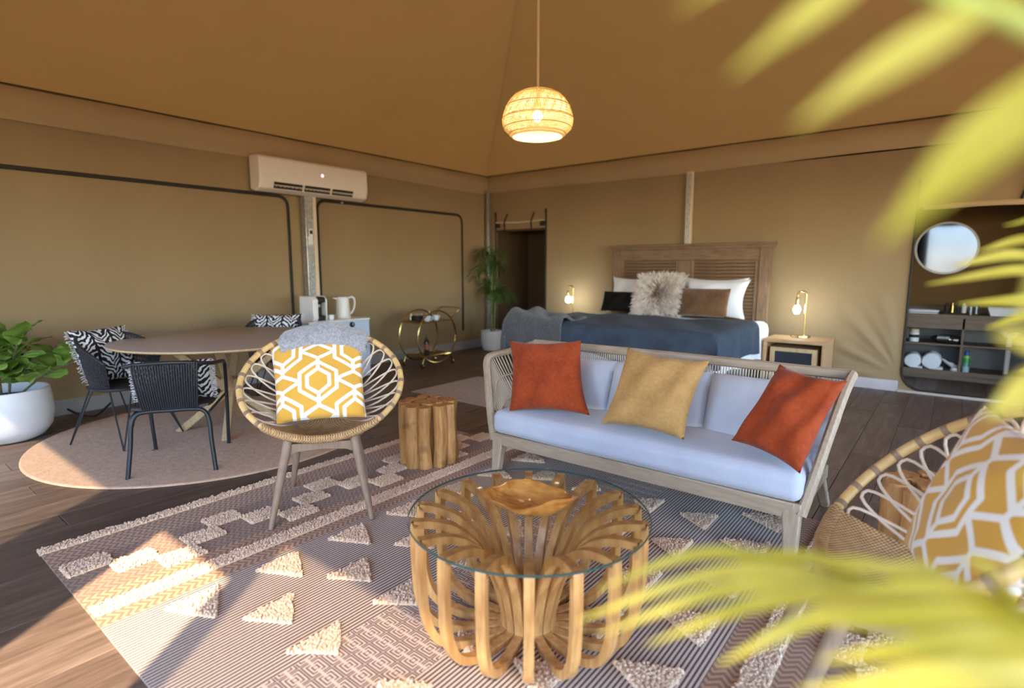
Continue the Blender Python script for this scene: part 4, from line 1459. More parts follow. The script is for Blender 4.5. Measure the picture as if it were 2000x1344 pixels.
for k in range(5):
    b = MB(); b.span((-.055, -.085 + .036 * k, .06), (.055, -.062 + .036 * k, .095)); b.build('sachet', m_plain('sachet_%d' % k, ((.5, .3, .12), (.35, .4, .3), (.55, .5, .4), (.3, .12, .08), (.45, .42, .2))[k], .7), bx)
def cup(label, loc, rz):
    t = thing('cup', label, 'cup', loc, rz)
    b = MB(); b.lathe([(0, 0), (.028, 0), (.046, .03), (.052, .066), (.048, .066), (.042, .03), (0, .008)], 24); b.build('bowl', M['white_ceramic'], t)
    b = MB(); b.tube(spline([(.05, 0, .055), (.075, 0, .05), (.07, 0, .022), (.042, 0, .018)], 4), .005, 6); b.build('handle', M['white_ceramic'], t)
cup('white cup on the bar cart beside the tea box', (-5.42, 5.03, ZC), .5)
cup('white cup on the bar cart at the handle end', (-5.44, 5.21, ZC), 2.0)
def tumbler(label, loc, h=.10, r=.032):
    t = MB(); t.lathe([(0, .004), (r * .8, 0), (r, h), (r - .003, h), (r * .8 - .003, .008), (0, .008)], 20)
    o = t.build('drinking_glass', M['glass']); o.location = loc
    return tag(o, label, 'glass')
tumbler('clear drinking glass at the far left end of the bar cart', (-5.58, 4.89, ZC))
tumbler('clear drinking glass behind the cups on the bar cart', (-5.60, 5.24, ZC), .12)
bo = thing('wine_bottle', 'dark wine bottle on the lower shelf of the bar cart', 'bottle', (-5.54, 5.12, .163))
b = MB(); b.lathe([(0, 0), (.034, 0), (.036, .01), (.036, .14), (.028, .175), (.014, .20), (.013, .25), (0, .25)], 20); b.build('glass', m_plain('dark_bottle', (.03, .02, .015), .15), bo)
b = MB(); b.lathe([(.0365, .05), (.0368, .05), (.0368, .12), (.0365, .12)], 20); b.build('label', m_plain('bottle_label', (.35, .12, .06), .6), bo)

# ================================================================== PALM IN A WHITE POT (corner)
pp = thing('potted_palm', 'tall thin palm in a white pot in the corner of the tent', 'potted plant', (-5.73, 6.70, 0))
b = MB(); b.lathe([(0, 0), (.11, 0), (.14, .015), (.165, .12), (.172, .24), (.17, .32), (.158, .32), (.155, .26), (0, .26)], 36); b.build('pot', M['white_ceramic'], pp)
b = MB(); b.lathe([(0, .265), (.154, .265), (.154, .272), (0, .285)], 24); b.build('soil', M['soil'], pp)
M['palm_green'] = m_leaf('palm_green', (.020, .050, .010), (.062, .12, .022), .2, .5)
M['palm_stem'] = m_plain('palm_stem', (.16, .20, .06), .6, var=.25)
def frond(parent, pts, L0, nl, mat, stem, rg, wid=.010, droop=.35, name='frond', curl=0.0):
    path = spline(pts, 10)
    b = MB(); n = len(path)
    b.tube(path, [max(.0015, .0055 * (1 - i / n)) for i in range(n)], 5)
    for i in range(nl):
        q = .22 + .76 * i / (nl - 1)
        k = min(n - 2, int(q * (n - 1)))
        p0 = path[k]; tg = (path[k + 1] - path[k]).normalized()
        sd_ = tg.cross(Vector((0, 0, 1)))
        if sd_.length < .05: sd_ = Vector((1, 0, 0))
        sd_.normalize(); upv = sd_.cross(tg).normalized()
        for sg in (-1, 1):
            L = L0 * (.55 + .6 * math.sin(PI * min(1, q * 1.02))) * rg.uniform(.85, 1.1)
            d = (sd_ * sg * .8 + tg * .75 + upv * rg.uniform(.0, .35)).normalized()
            wv__ = tg.cross(d).cross(d).normalized()
            vs = []
            for j in range(5):
                t = j / 4
                c = p0 + d * (L * t) - Vector((0, 0, droop * L * t * t))
                w_ = wid * (math.sin(PI * (.12 + .86 * t)) ** .8) * (1 if j < 4 else .15)
                vs += [c - wv__ * w_ / 2, c + wv__ * w_ / 2]
            b.add(vs, [(2 * j, 2 * j + 1, 2 * j + 3, 2 * j + 2) for j in range(4)])
    return b.build(name, mat, parent, angle=80)
rg = random.Random(12)
for (dx, dy, hh) in ((0, 0, 1.25), (.03, .02, 1.0), (-.03, .02, .8)):
    b = MB(); b.tube(spline([(dx, dy, .27), (dx * 1.5, dy * 1.5, .27 + hh * .4), (dx * 1.0, dy * 2, .27 + hh * .75)], 6), [.016 - .007 * i / 12 for i in range(13)], 7); b.build('trunk', M['palm_stem'], pp)
for i in range(15):
    a = i * 2.399 + .4
    z0 = (.55, .75, 1.0, 1.12, 1.2)[i % 5]
    reach = rg.uniform(.34, .5) if z0 < 1.1 else rg.uniform(.15, .32)
    if math.sin(a) > .3: reach *= .55          # the back wall is close
    if math.cos(a) < -.3: reach *= .75
    top = z0 + rg.uniform(.25, .42)
    ca, sa = math.cos(a), math.sin(a)
    frond(pp, [(0, .01, z0), (ca * reach * .35, sa * reach * .35, top - .04), (ca * reach * .75, sa * reach * .75, top), (ca * reach * 1.1, sa * reach * 1.1, top - .14)], .21, 15, M['palm_green'], None, rg, .013)

# ================================================================== BED
bed = thing('king_bed', 'king bed with louvred timber headboard against the back wall', 'bed', (-2.72, 6.0, 0))
# headboard (local y from .93 to 1.07)
hb = bpy.data.objects.new('headboard', None); COL.objects.link(hb); hb.parent = bed
def hbp(name, a, b_, mat):
    q = MB(); q.span(a, b_); return q.build(name, mat, hb, bevel=.005)
hbp('post', (-1.02, .93, .0), (-.90, 1.0, 1.54), M['hb_wood_z']); hbp('post', (.90, .93, .0), (1.02, 1.0, 1.54), M['hb_wood_z'])
hbp('mullion', (-.075, .94, .35), (.075, 1.0, 1.40), M['hb_wood_z'])
hbp('top_rail', (-.90, .935, 1.40), (.90, 1.0, 1.54), M['hb_wood']); hbp('bottom_rail', (-.90, .94, .25), (.90, 1.0, .40), M['hb_wood'])
hbp('cap', (-1.065, .90, 1.575), (1.065, 1.02, 1.605), M['hb_wood']); hbp('cornice', (-1.045, .915, 1.54), (1.045, 1.01, 1.575), M['hb_wood'])
for x0, x1 in ((-.90, -.85), (-.115, -.075), (.075, .115), (.85, .90)):
    hbp('stile', (x0, .945, .40), (x1, .99, 1.40), M['hb_wood_z'])
hbp('back_panel', (-.90, .996, .30), (.90, 1.006, 1.42), m_plain('dark_backing', (.03, .018, .010), .8))
slb = MB(); slb.box((0, 0, 0), (.745, .010, .036), Matrix.Rotation(math.radians(28), 3, 'X'))
slm = slb.mesh('louvre', M['hb_wood'], smooth=False)
for cx in (-.4825, .4825):
    for k in range(24):
        inst(slm, 'louvre', hb, Matrix.Translation((cx, .962, .425 + .0415 * k)))
b = MB(); b.span((-.95, -1.0, .08), (.95, .92, .30)); b.build('base', m_fabric('charcoal_base', (.06, .06, .07)), bed, bevel=.02)
for sx in (-.85, .85):
    for sy in (-.9, .8):
        b = MB(); b.lathe([(0, 0), (.03, 0), (.035, .08), (0, .08)], 14, (sx, sy, 0)); b.build('leg', M['hb_wood_z'], bed)
b = MB(); rounded_block(b, (-.96, -1.02, .30), (.96, .93, .60), .07, 8, .0, 2); weld(b.build('mattress', M['white_linen'], bed, angle=80))
# duvet and blanket as draped cloth over the mattress
def drape(x0, x1, y0, y1, zt, over, drop, wave, seed, hemw=.03):
    rg_ = random.Random(seed); ph_ = [rg_.uniform(0, 6) for _ in range(6)]
    W0, W1, F = x0 - over, x1 + over, y0 - over
    def fn(u, v):
        # unrolled cloth coordinates
        s = (x0 - drop) + (x1 - x0 + 2 * drop) * u
        t = (y0 - drop) + (y1 - y0 + drop) * v
        dx = max(0, x0 - s, s - x1); sgx = -1 if s < x0 else 1
        dy = max(0, y0 - t)
        R_ = .09
        def bend(d):
            if d <= 0: return 0, 0
            if d < R_ * PI / 2: return R_ * math.sin(d / R_), R_ * (1 - math.cos(d / R_))
            return R_ + .06 * (d - R_ * PI / 2), R_ + (d - R_ * PI / 2)
        ox, zx = bend(dx); oy, zy = bend(dy)
        X = max(x0, min(x1, s)) + sgx * ox; Y = max(y0, t) - oy
        Z = zt - max(zx, zy)
        fall = max(zx, zy)
        X += sgx * wave * math.sin(t * 13 + ph_[0]) * min(1, zx * 4) if dx > 0 else 0
        Y += -wave * math.sin(s * 12 + ph_[1]) * min(1, zy * 4) if dy > 0 else 0
        Z += .010 * math.sin(s * 5 + ph_[2]) * math.sin(t * 4 + ph_[3]) + .006 * math.sin(s * 11 + t * 7 + ph_[4])
        Z += hemw * .6 * math.sin(s * 9 + t * 9 + ph_[5]) * min(1, fall * 3)
        return (X, Y, max(.06, Z))
    return fn
b = MB(); b.shell(drape(-1.01, 1.01, -1.02, .72, .695, .05, .42, .014, 3), 60, 50, .05); b.build('duvet', M['white_linen'], bed, angle=80)
b = MB(); b.shell(drape(-1.065, 1.065, -1.10, .12, .745, .05, .36, .020, 6), 80, 60, .02)
o = b.build('blanket', M['navy'], angle=80); o.location = (-2.72, 6.0, 0); tag(o, 'slate blue blanket spread over the bed', 'blanket')
pil = 'white bed pillows'
Yp = 6.62
def bp(name, label, x0, x1, z0, z1, y0, y1, th, mat, group=None, **k):
    return pillow(name, label, k.pop('cat', 'pillow'), [(x0, y1, z1), (x1, y1, z1), (x1, y0, z0), (x0, y0, z0)], th, mat, group, **k)
bp('bed_pillow', 'plump white pillow at the bedside lamp end nearest the doorway', -3.68, -2.98, .72, 1.19, 6.70, 6.86, .20, M['white_linen'], pil, seed=41, pinch=.15)
bp('bed_pillow', 'rear white pillow leaning on the right half of the headboard', -2.68, -1.90, .72, 1.19, 6.74, 6.88, .18, M['white_linen'], pil, seed=42, pinch=.15)
bp('bed_pillow', 'front white pillow on the right half of the bed', -2.62, -1.84, .72, 1.17, 6.56, 6.72, .18, M['white_linen'], pil, seed=43, pinch=.15)
M['black_fur'] = m_fabric('black_hide', (.012, .010, .009), (.006, .005, .005), 90, .4, .85, .0)
M['brown_fur'] = m_fabric('brown_hide', (.16, .080, .030), (.085, .042, .018), 30, .4, .8, .5, .6, 3)
M['fur'] = m_fabric('cream_sheepskin', (.66, .57, .49), (.40, .29, .23), 45, .6, .95, .4, .8, 12)
bp('lumbar_cushion', 'black hide cushion at the left of the bed pillows', -3.63, -3.10, .75, 1.0, 6.44, 6.54, .13, M['black_fur'], None, cat='cushion', seed=44, pinch=.03)
bp('lumbar_cushion', 'brown hide cushion in front of the right white pillows', -2.55, -1.98, .75, 1.07, 6.34, 6.46, .14, M['brown_fur'], None, cat='cushion', seed=45, pinch=.03)
fur = bp('fur_cushion', 'shaggy cream sheepskin cushion in the middle of the bed', -3.12, -2.54, .74, 1.20, 6.36, 6.56, .18, M['fur'], None, cat='cushion', seed=46, pinch=.0)
M['fur_hair'] = m_plain('sheepskin_hair', (.68, .60, .53), .9, var=.35, scale=14)
M['fur_hair_d'] = m_plain('sheepskin_hair_brown', (.36, .22, .16), .9, var=.3, scale=14)
rg = random.Random(8)
for nm, mt, cnt in (('hair', M['fur_hair'], 1500), ('hair_centre', M['fur_hair_d'], 200)):
    hm = MB()
    for i in range(cnt):
        if nm == 'hair':
            s, t = rg.uniform(-1, 1), rg.uniform(-1, 1)
        else:
            s, t = rg.gauss(0, .14), rg.gauss(0, .32)
        s = max(-1, min(1, s)); t = max(-1, min(1, t))
        z = .09 * (max(0, (1 - s * s) * (1 - t * t)) ** .42)
        p0 = Vector((s * .29, t * .25, z))
        out = Vector((s, t * .9, .35)).normalized()
        L = rg.uniform(.05, .085)
        p1 = p0 + out * L * .6 + Vector((0, 0, .012)); p2 = p0 + out * L + Vector((rg.uniform(-.01, .01), rg.uniform(-.012, .006), -.004))
        side_ = out.cross(Vector((0, 0, 1))).normalized() * .006
        hm.add([p0 - side_, p0 + side_, p1 - side_ * .8, p1 + side_ * .8, p2], [(0, 1, 3, 2), (2, 3, 4)])
    tag(hm.build(nm, mt, fur, angle=80), kind='stuff')
# grey knit throw over the foot of the bed
M['knit'] = m_fabric('grey_knit', (.12, .12, .13), (.035, .036, .042), 120, .9, .95, .4, .8, 60)
fn0 = drape(-1.07, 1.07, -1.11, .0, .765, .05, .42, .02, 6)
def kn(u, v):
    p_ = Vector(fn0(.0 + .36 * u, .02 + .55 * v))
    p_.z += .075 * math.sin(PI * u) ** .7 * math.sin(PI * v) ** .7 + .034 * math.sin(u * 9 + v * 4) * math.sin(v * 9) + .014 * math.sin(u * 21 + v * 13)
    p_.x -= .03; p_.y -= .02
    return p_
b = MB(); b.shell(kn, 44, 36, .025)
o = b.build('knit_throw', M['knit'], angle=80); o.location = (-2.72, 6.0, 0); tag(o, 'dark grey knitted throw heaped on the foot corner of the bed', 'throw')

# ================================================================== NIGHTSTANDS + LAMPS
M['ns_wood'] = m_wood('warm_oak', (.40, .22, .10), (.58, .36, .19), 'x', 5, 8, .45)
def nightstand(label, x, y):
    t = thing('nightstand', label, 'nightstand', (x, y, 0), 0)
    w, d, h = .60, .46, .55
    b = MB(); b.span((-w / 2, -d / 2, h - .035), (w / 2, d / 2, h)); b.build('top', M['ns_wood'], t, bevel=.004)
    for s in (-1, 1):
        b = MB(); b.span((s * w / 2, -d / 2, 0), (s * (w / 2 - .035), d / 2, h - .035)); b.build('side', M['ns_wood'], t, bevel=.004)
    b = MB(); b.span((-w / 2 + .035, d / 2 - .015, .04), (w / 2 - .035, d / 2, h - .035)); b.build('back', M['ns_wood'], t)
    b = MB(); b.span((-w / 2 + .035, -d / 2 + .01, .03), (w / 2 - .035, d / 2 - .015, .055)); b.build('bottom', M['ns_wood'], t)
    # inner framed cupboard with dark door
    dz0, dz1 = .06, .465
    b = MB()
    for a, c in (((-.225, dz0), (-.18, dz1)), ((.18, dz0), (.225, dz1)), ((-.18, dz1 - .04), (.18, dz1)), ((-.18, dz0), (.18, dz0 + .04))):
        b.span((a[0], -d / 2 + .0, a[1]), (c[0], -d / 2 + .03, c[1]))
    b.span((-.225, -d / 2 + .03, dz0), (-.21, d / 2 - .05, dz1)); b.span((.21, -d / 2 + .03, dz0), (.225, d / 2 - .05, dz1)); b.span((-.225, -d / 2 + .03, dz1 - .015), (.225, d / 2 - .05, dz1))
    fr_ = b.build('cupboard_frame', M['oak'], t)
    b = MB(); b.span((-.18, -d / 2 + .014, dz0 + .04), (.18, -d / 2 + .022, dz1 - .04)); b.build('dark_panel', m_plain('smoked_panel', (.03, .035, .045), .2, spec=.5), fr_)
    b = MB(); b.ball((.2, -d / 2 - .006, .28), .011, 12, 8); b.build('knob', M['binding'], fr_)
    return t
nightstand('oak nightstand with a dark cupboard door, right of the bed', -1.285, 6.60)
nightstand('oak nightstand left of the bed, behind the knitted throw', -4.30, 6.72)
M['lamp_bulb'] = m_emit('cool_bulb', (.86, .97, 1.0), 80)
def table_lamp(label, x, y, z):
    t = thing('table_lamp', label, 'lamp', (x, y, z))
    b = MB(); b.lathe([(0, 0), (.095, 0), (.10, .006), (.098, .02), (0, .024)], 32); b.build('base', M['brass'], t)
    b = MB(); b.tube(rounded([(.03, 0, .02), (.03, 0, .50), (-.055, 0, .50), (-.055, 0, .42)], .04, 6, closed=False), .0095, 10); b.build('stem', M['brass'], t)
    b = MB(); b.lathe([(0, .345), (.018, .345), (.020, .42), (.014, .435), (0, .435)], 16, (-.055, 0, 0)); b.build('socket', M['brass'], t)
    b = MB(); b.lathe([(0, .255), (.022, .262), (.036, .288), (.034, .315), (.020, .345), (0, .348)], 20, (-.055, 0, 0)); b.build('bulb', M['lamp_bulb'], t)
    return t
table_lamp('lit brass lamp on the nightstand right of the bed', -1.29, 6.72, .55)
table_lamp('lit brass lamp left of the bed beside the dark doorway', -4.31, 6.80, .55)

# ================================================================== BATHROOM
van = thing('vanity_unit', 'brown open shelf vanity seen through the right doorway', 'vanity', (.55, 8.15, 0))
M['van_wood'] = m_wood('taupe_vanity', (.13, .085, .058), (.20, .14, .10), 'x', 4, 8, .5)
def vb(name, a, b_, mat=None):
    q = MB(); q.span(a, b_); return q.build(name, mat or M['van_wood'], van, bevel=.003)
vb('worktop', (-1.25, .0, .73), (1.4, .45, .77)); vb('apron', (-1.25, .012, .60), (1.4, .035, .73))
vb('middle_shelf', (-1.25, .01, .405), (1.4, .45, .425)); vb('bottom_shelf', (-1.25, .01, .06), (1.4, .45, .115)); vb('kick_board', (-1.25, .06, 0), (1.4, .08, .06))
for x0 in (-1.25, -.455, .38, 1.375):
    vb('divider', (x0, .012, .115), (x0 + .025, .45, .73))
vb('back_panel', (-1.25, .435, .06), (1.4, .449, .73), m_plain('grey_back', (.16, .155, .15), .7))
vb('splash', (-1.25, .425, .77), (1.4, .449, .84))
mr = thing('round_mirror', 'round mirror with white frame on the bathroom wall', 'mirror', (-.13, 8.6, 1.54))
RM = Matrix.Rotation(PI / 2, 3, 'X')
b = MB(); b.lathe([(.288, 0), (.312, 0), (.312, .022), (.288, .022)], 64, M=RM, close=True); b.build('frame', M['white_plastic'], mr)
mm, nt, p = newmat('mirror_dimmed_blue'); vv = coords(nt); nt.links.new(ramp(nt, noise(nt, vv, 3, 1), [(.3, (.11, .125, .175)), (.7, (.13, .148, .20))]), p.inputs['Base Color']); setp(p, .08, 1.0)  # dark blue tint put into the colour to dim the reflected sky
b = MB(); b.lathe([(0, .012), (.29, .012)], 64, M=RM); b.f = [f for f in b.f if len(f) == 4]; b.build('glass', mm, mr)
tr = thing('soap_tray', 'white rectangular tray on the vanity top', 'tray', (-.28, 8.27, .77))
b = MB(); b.span((-.14, -.07, 0), (.14, .07, .012)); b.build('base', M['white_ceramic'], tr, bevel=.004)
b = MB(); b.tube(rounded([(-.14, -.07, .03), (.14, -.07, .03), (.14, .07, .03), (-.14, .07, .03)], .02, 4), .012, 8, closed=True); b.build('rim', M['white_ceramic'], tr)
bt = thing('amenity_box', 'black box of small toiletries on the vanity top', 'box', (.015, 8.26, .77))
b = MB(); b.span((-.11, -.05, 0), (.11, .05, .02)); b.build('tray', M['binding'], bt, bevel=.003)
for k in range(4):
    q = MB(); q.lathe([(0, 0), (.022, 0), (.022, .085), (.012, .092), (.012, .11), (0, .11)], 14, (-.08 + .053 * k, -.01, .02)); q.build('bottle', (M['binding'], M['brass'], M['binding'], M['white_plastic'])[k], bt)
tumbler('clear glass on the vanity top beside the toiletries box', (.16, 8.22, .77), .095, .036)
tumbler('second clear glass on the vanity top, behind the first', (.21, 8.31, .77), .10, .034)
bs = thing('wash_basin', 'white rectangular countertop basin on the vanity', 'basin', (.58, 8.36, .77))
b = MB(); b.prism([(-.25, 0), (.25, 0), (.28, .09), (.265, .09), (.24, .02), (-.24, .02), (-.265, .09), (-.28, .09)], 'y', -.16, .16); b.build('bowl', M['white_ceramic'], bs, bevel=.004)
for sy in (-.165, .155):
    b = MB(); b.prism([(-.25, 0), (.25, 0), (.28, .09), (-.28, .09)], 'y', sy, sy + .012); b.build('end_wall', M['white_ceramic'], bs, bevel=.002)
jr_ = thing('storage_jar', 'pale jar with dark band on the upper shelf of the vanity', 'jar', (-.345, 8.25, .425))
b = MB(); b.lathe([(0, 0), (.045, 0), (.048, .01), (.048, .11), (0, .11)], 20); b.build('body', M['white_ceramic'], jr_)
b = MB(); b.lathe([(.0485, .05), (.0492, .05), (.0492, .085), (.0485, .085)], 20); b.build('band', M['binding'], jr_)
b = MB(); b.lathe([(0, .11), (.044, .11), (.044, .15), (0, .155)], 20); b.build('lid', M['cream_paint'], jr_)
hd = thing('hair_dryer', 'dark bag with a folded hair dryer on the upper vanity shelf', 'hair dryer', (-.03, 8.27, .425))
b = MB(); b.ball((0, 0, .05), (.16, .09, .05), 24, 12); b.build('bag', M['binding'], hd)
b = MB(); b.tube([(-.09, -.07, .07), (.02, -.085, .07)], [.03, .026], 12); b.tube([(-.02, -.08, .06), (.10, -.06, .045)], .016, 10); b.build('dryer', M['steel'], hd)
def towel(label, x, y, r, z=.115):
    t = thing('rolled_towel', label, 'towel', (x, y, z))
    rx = Matrix.Rotation(PI / 2, 3, 'X')
    b = MB(); b.lathe([(0, -.125), (r * .80, -.128), (r * .95, -.122), (r, -.105), (r * 1.01, 0), (r, .105), (r * .95, .122), (r * .80, .128), (0, .125)], 24, (0, 0, r), rx); b.build('roll', M['white_linen'], t)
    sp = []
    for i in range(50):
        a = i / 49 * 2 * PI * 2.6; rr = r * (.1 + .82 * i / 49)
        sp.append((rr * math.cos(a), -.128, r + rr * math.sin(a)))
    b = MB(); b.tube(sp, .0045, 6); b.build('fold_edge', M['white_linen'], t)
    b = MB(); b.prism([(r * .2, 0), (r * 1.15, .0), (r * 1.2, .012), (r * .6, .02)], 'y', -.12, .12); b.build('loose_end', M['white_linen'], t, bevel=.004)
    return t
towel('rolled white towel at the left end of the lower vanity shelf', -.335, 8.30, .085)
towel('thick rolled white towel in the middle of the lower vanity shelf', -.155, 8.30, .095)
sl = thing('slipper_pair', 'folded white slippers leaning beside the rolled towels', 'slippers', (.005, 8.27, .115), .3)
for k, (dx, a) in enumerate(((0, .7), (.045, .5))):
    b = MB(); b.ball((dx + .02, 0, .055 - .012 * k), (.115, .045, .016), 18, 8, Matrix.Rotation(a, 3, 'Y')); sp_ = b.build('slipper', M['white_linen'], sl)
    b = MB(); b.ball((dx + .045, 0, .05 - .02 * k), (.05, .045, .028), 14, 8, Matrix.Rotation(a, 3, 'Y')); b.build('strap', M['white_linen'], sp_)
sb_ = thing('soap_dish', 'small pale soap dish on the lower vanity shelf', 'soap', (.105 - .04, 8.19, .115))
b = MB(); b.ball((0, 0, .02), (.04, .03, .02), 16, 8); b.build('soap', M['white_ceramic'], sb_)
b = MB(); b.lathe([(0, 0), (.04, 0), (.048, .012), (.044, .012), (0, .006)], 18); b.build('dish', M['cream_paint'], sb_)
sc_ = thing('spray_can', 'green and blue spray can on the lower vanity shelf', 'spray can', (.165, 8.20, .115))
m, nt, p = newmat('can_print'); vv = coords(nt); sp = nt.nodes.new('ShaderNodeSeparateXYZ'); nt.links.new(vv, sp.inputs[0])
nt.links.new(ramp(nt, (E(sp.outputs[2]) * 4.5).s, [(0, (.35, .5, .55)), (.3, (.10, .30, .22)), (.5, (.03, .30, .05)), (.72, (.30, .48, .10)), (.86, (.02, .10, .30))], 'CONSTANT'), p.inputs['Base Color']); setp(p, .35)
b = MB(); b.lathe([(0, 0), (.032, 0), (.033, .01), (.033, .185), (.024, .20), (0, .20)], 20); b.build('can', m, sc_)
b = MB(); b.lathe([(0, .20), (.024, .20), (.024, .235), (.015, .245), (0, .245)], 18); b.build('cap', m_plain('blue_cap', (.03, .10, .32), .4), sc_)
dp = thing('drain_pipe', 'white waste trap and pipe below the basin', 'pipe', (.52, 8.30, .115))
b = MB(); b.tube(spline([(.0, 0, .0), (.0, 0, .40), (-.005, 0, .46)], 4), .025, 12); b.build('pipe', M['white_plastic'], dp)
b = MB(); b.tube(spline([(.06, 0, .60), (.06, 0, .50), (.03, 0, .44), (-.03, 0, .44), (-.055, 0, .49), (-.02, 0, .54), (.05, 0, .54)], 5), .026, 12); b.build('trap', M['white_plastic'], dp)

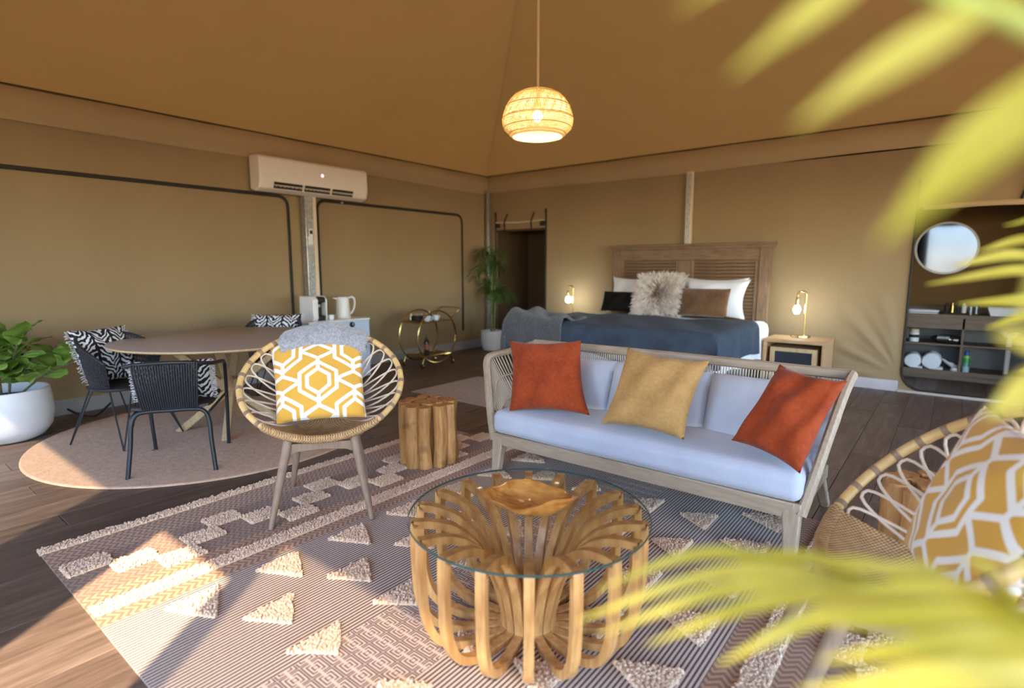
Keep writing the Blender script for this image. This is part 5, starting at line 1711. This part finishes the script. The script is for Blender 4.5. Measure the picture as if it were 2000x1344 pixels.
# ================================================================== NEAR PALM beside the camera
np_ = thing('areca_palm', 'bright yellow green palm in a basket, fronds hanging into view at the right', 'potted plant', (.95, .85, 0))
M['basket'] = m_plain('palm_basket', (.40, .27, .14), .8, var=.3, scale=40, bmp=.6, bscale=90)
b = MB(); b.lathe([(0, 0), (.17, 0), (.20, .04), (.215, .20), (.20, .34), (.19, .345), (.185, .33), (0, .30)], 36); b.build('basket', M['basket'], np_)
b = MB(); b.lathe([(0, .301), (.186, .331), (.186, .335), (0, .335)], 24); b.build('soil', M['soil'], np_)
M['near_leaf'] = m_leaf('sunlit_palm_leaf', (.56, .48, .05), (.84, .72, .16), .45, .5)
M['near_stem'] = m_plain('near_palm_stem', (.45, .50, .12), .5, var=.15)
NEAR = [
    dict(r=[(0.179, 0.653, 1.301), (0.087, 0.471, 1.373), (0.036, 0.36, 1.392), (-0.004, 0.323, 1.412), (-0.045, 0.303, 1.433), (-0.092, 0.288, 1.457)],
         l=[((-0.043, 0.304, 1.43), (-0.062, 0.275, 1.403), (-0.086, 0.262, 1.384), 0.016), ((-0.003, 0.324, 1.41), (-0.03, 0.287, 1.382), (-0.06, 0.269, 1.36), 0.02), ((0.038, 0.362, 1.391), (0.005, 0.3, 1.35), (-0.026, 0.268, 1.31), 0.025), ((0.068, 0.421, 1.378), (0.044, 0.354, 1.323), (0.023, 0.33, 1.274), 0.023), ((-0.022, 0.31, 1.42), (-0.049, 0.291, 1.433), (-0.082, 0.277, 1.451), 0.016), ((0.018, 0.348, 1.404), (-0.006, 0.324, 1.427), (-0.033, 0.317, 1.459), 0.018), ((0.054, 0.391, 1.384), (0.034, 0.363, 1.413), (0.012, 0.351, 1.444), 0.02), ((-0.069, 0.295, 1.444), (-0.089, 0.276, 1.43), (-0.113, 0.265, 1.419), 0.013)]),
    dict(r=[(0.515, 1.66, 1.085), (0.323, 1.431, 1.236), (0.172, 1.23, 1.288), (0.1, 1.136, 1.303)],
         l=[((0.151, 1.201, 1.292), (0.071, 1.112, 1.296), (-0.034, 1.0, 1.277), 0.022), ((0.131, 1.173, 1.295), (0.069, 1.114, 1.318), (-0.008, 1.025, 1.303), 0.026), ((0.193, 1.258, 1.28), (0.094, 1.149, 1.253), (0.005, 1.052, 1.248), 0.028), ((0.231, 1.311, 1.263), (0.127, 1.186, 1.241), (0.04, 1.086, 1.212), 0.028), ((0.166, 1.225, 1.288), (0.093, 1.163, 1.341), (0.018, 1.075, 1.324), 0.024), ((0.283, 1.375, 1.246), (0.17, 1.224, 1.193), (0.085, 1.123, 1.146), 0.028), ((0.208, 1.282, 1.275), (0.129, 1.224, 1.374), (0.049, 1.146, 1.365), 0.022)]),
    dict(r=[(0.21, 0.734, 0.855), (0.114, 0.605, 0.997), (0.045, 0.533, 1.049), (-0.008, 0.517, 1.049), (-0.056, 0.515, 1.036)],
         l=[((-0.049, 0.521, 1.035), (-0.158, 0.499, 1.036), (-0.258, 0.461, 0.98), 0.013), ((-0.035, 0.52, 1.04), (-0.14, 0.486, 1.029), (-0.268, 0.436, 0.954), 0.014), ((-0.021, 0.519, 1.043), (-0.132, 0.478, 1.02), (-0.238, 0.434, 0.954), 0.014), ((-0.008, 0.517, 1.048), (-0.102, 0.476, 1.021), (-0.192, 0.434, 0.964), 0.014), ((0.008, 0.517, 1.051), (-0.064, 0.48, 1.021), (-0.131, 0.444, 0.968), 0.016), ((-0.035, 0.52, 1.041), (-0.076, 0.515, 1.052), (-0.154, 0.502, 1.036), 0.012), ((-0.001, 0.522, 1.049), (-0.035, 0.51, 1.062), (-0.086, 0.506, 1.049), 0.014), ((0.03, 0.522, 1.053), (-0.002, 0.5, 1.072), (-0.053, 0.484, 1.064), 0.017), ((0.061, 0.545, 1.041), (0.014, 0.486, 1.068), (-0.044, 0.441, 1.072), 0.022), ((0.08, 0.558, 1.03), (0.014, 0.46, 1.062), (-0.065, 0.397, 1.061), 0.023), ((0.102, 0.585, 1.012), (0.029, 0.456, 1.052), (-0.049, 0.381, 1.049), 0.023), ((0.049, 0.535, 1.045), (0.044, 0.512, 1.079), (0.02, 0.496, 1.095), 0.019), ((0.089, 0.576, 1.019), (0.071, 0.532, 1.072), (0.042, 0.501, 1.102), 0.022), ((0.135, 0.629, 0.965), (0.043, 0.452, 1.039), (-0.055, 0.35, 1.044), 0.025), ((0.118, 0.607, 0.993), (0.082, 0.515, 1.069), (0.052, 0.472, 1.108), 0.023)]),
    dict(r=[(0.224, 0.717, 1.064), (0.137, 0.597, 1.145), (0.084, 0.524, 1.19), (0.056, 0.495, 1.223)],
         l=[((0.084, 0.524, 1.19), (0.054, 0.481, 1.225), (0.021, 0.452, 1.207), 0.034), ((0.067, 0.501, 1.209), (0.042, 0.475, 1.247), (0.02, 0.46, 1.26), 0.026), ((0.112, 0.568, 1.166), (0.078, 0.504, 1.177), (0.042, 0.474, 1.163), 0.026)]),
]
def leaflet(p0, p1, p2, w, parent):
    P = spline([p0, p1, p2], 7)
    n = len(P)
    b = MB()
    eye = Vector((0, 0, 1))
    rows = []
    for i, q in enumerate(P):
        tg = (P[min(i + 1, n - 1)] - P[max(i - 1, 0)]).normalized()
        sd = tg.cross(eye)
        sd = sd.normalized() if sd.length > .05 else Vector((1, 0, 0))
        nn = sd.cross(tg).normalized()
        t = i / (n - 1)
        ww = w * (.35 + .65 * math.sin(PI * min(1, .15 + .8 * t)) ** .8) * (1 - t ** 4 * .93)
        # leaf blade hangs as a shallow V, tilted to one side
        ax = (sd * .8 + nn * .6)
        ay = (nn * .8 - sd * .6)
        rows.append([q - ax * ww / 2 + ay * ww * .12, q, q + ax * ww / 2 + ay * ww * .12])
    def fn(u, v):
        r = rows[min(n - 1, round(v * (n - 1)))]
        return r[round(u * 2)]
    b.shell(fn, 3, n, .0006)
    return b.build('leaflet', M['near_leaf'], parent, angle=80)
np_inv = Matrix.Translation((.95, .85, 0)).inverted()
for f in NEAR:
    pts = [np_inv @ Vector(q) for q in f['r']]
    st_ = [Vector((random.uniform(-.04, .04), random.uniform(-.04, .04), .32)), Vector((pts[0].x * .25, pts[0].y * .25, .32 + (pts[0].z - .32) * .6))] + pts
    b = MB(); sp_ = spline(st_, 8); b.tube(sp_, [.009 - .007 * i / len(sp_) for i in range(len(sp_))], 7)
    fo = b.build('frond', M['near_stem'], np_)
    for (a, c, e, w) in f['l']:
        leaflet(np_inv @ Vector(a), np_inv @ Vector(c), np_inv @ Vector(e), w, fo)
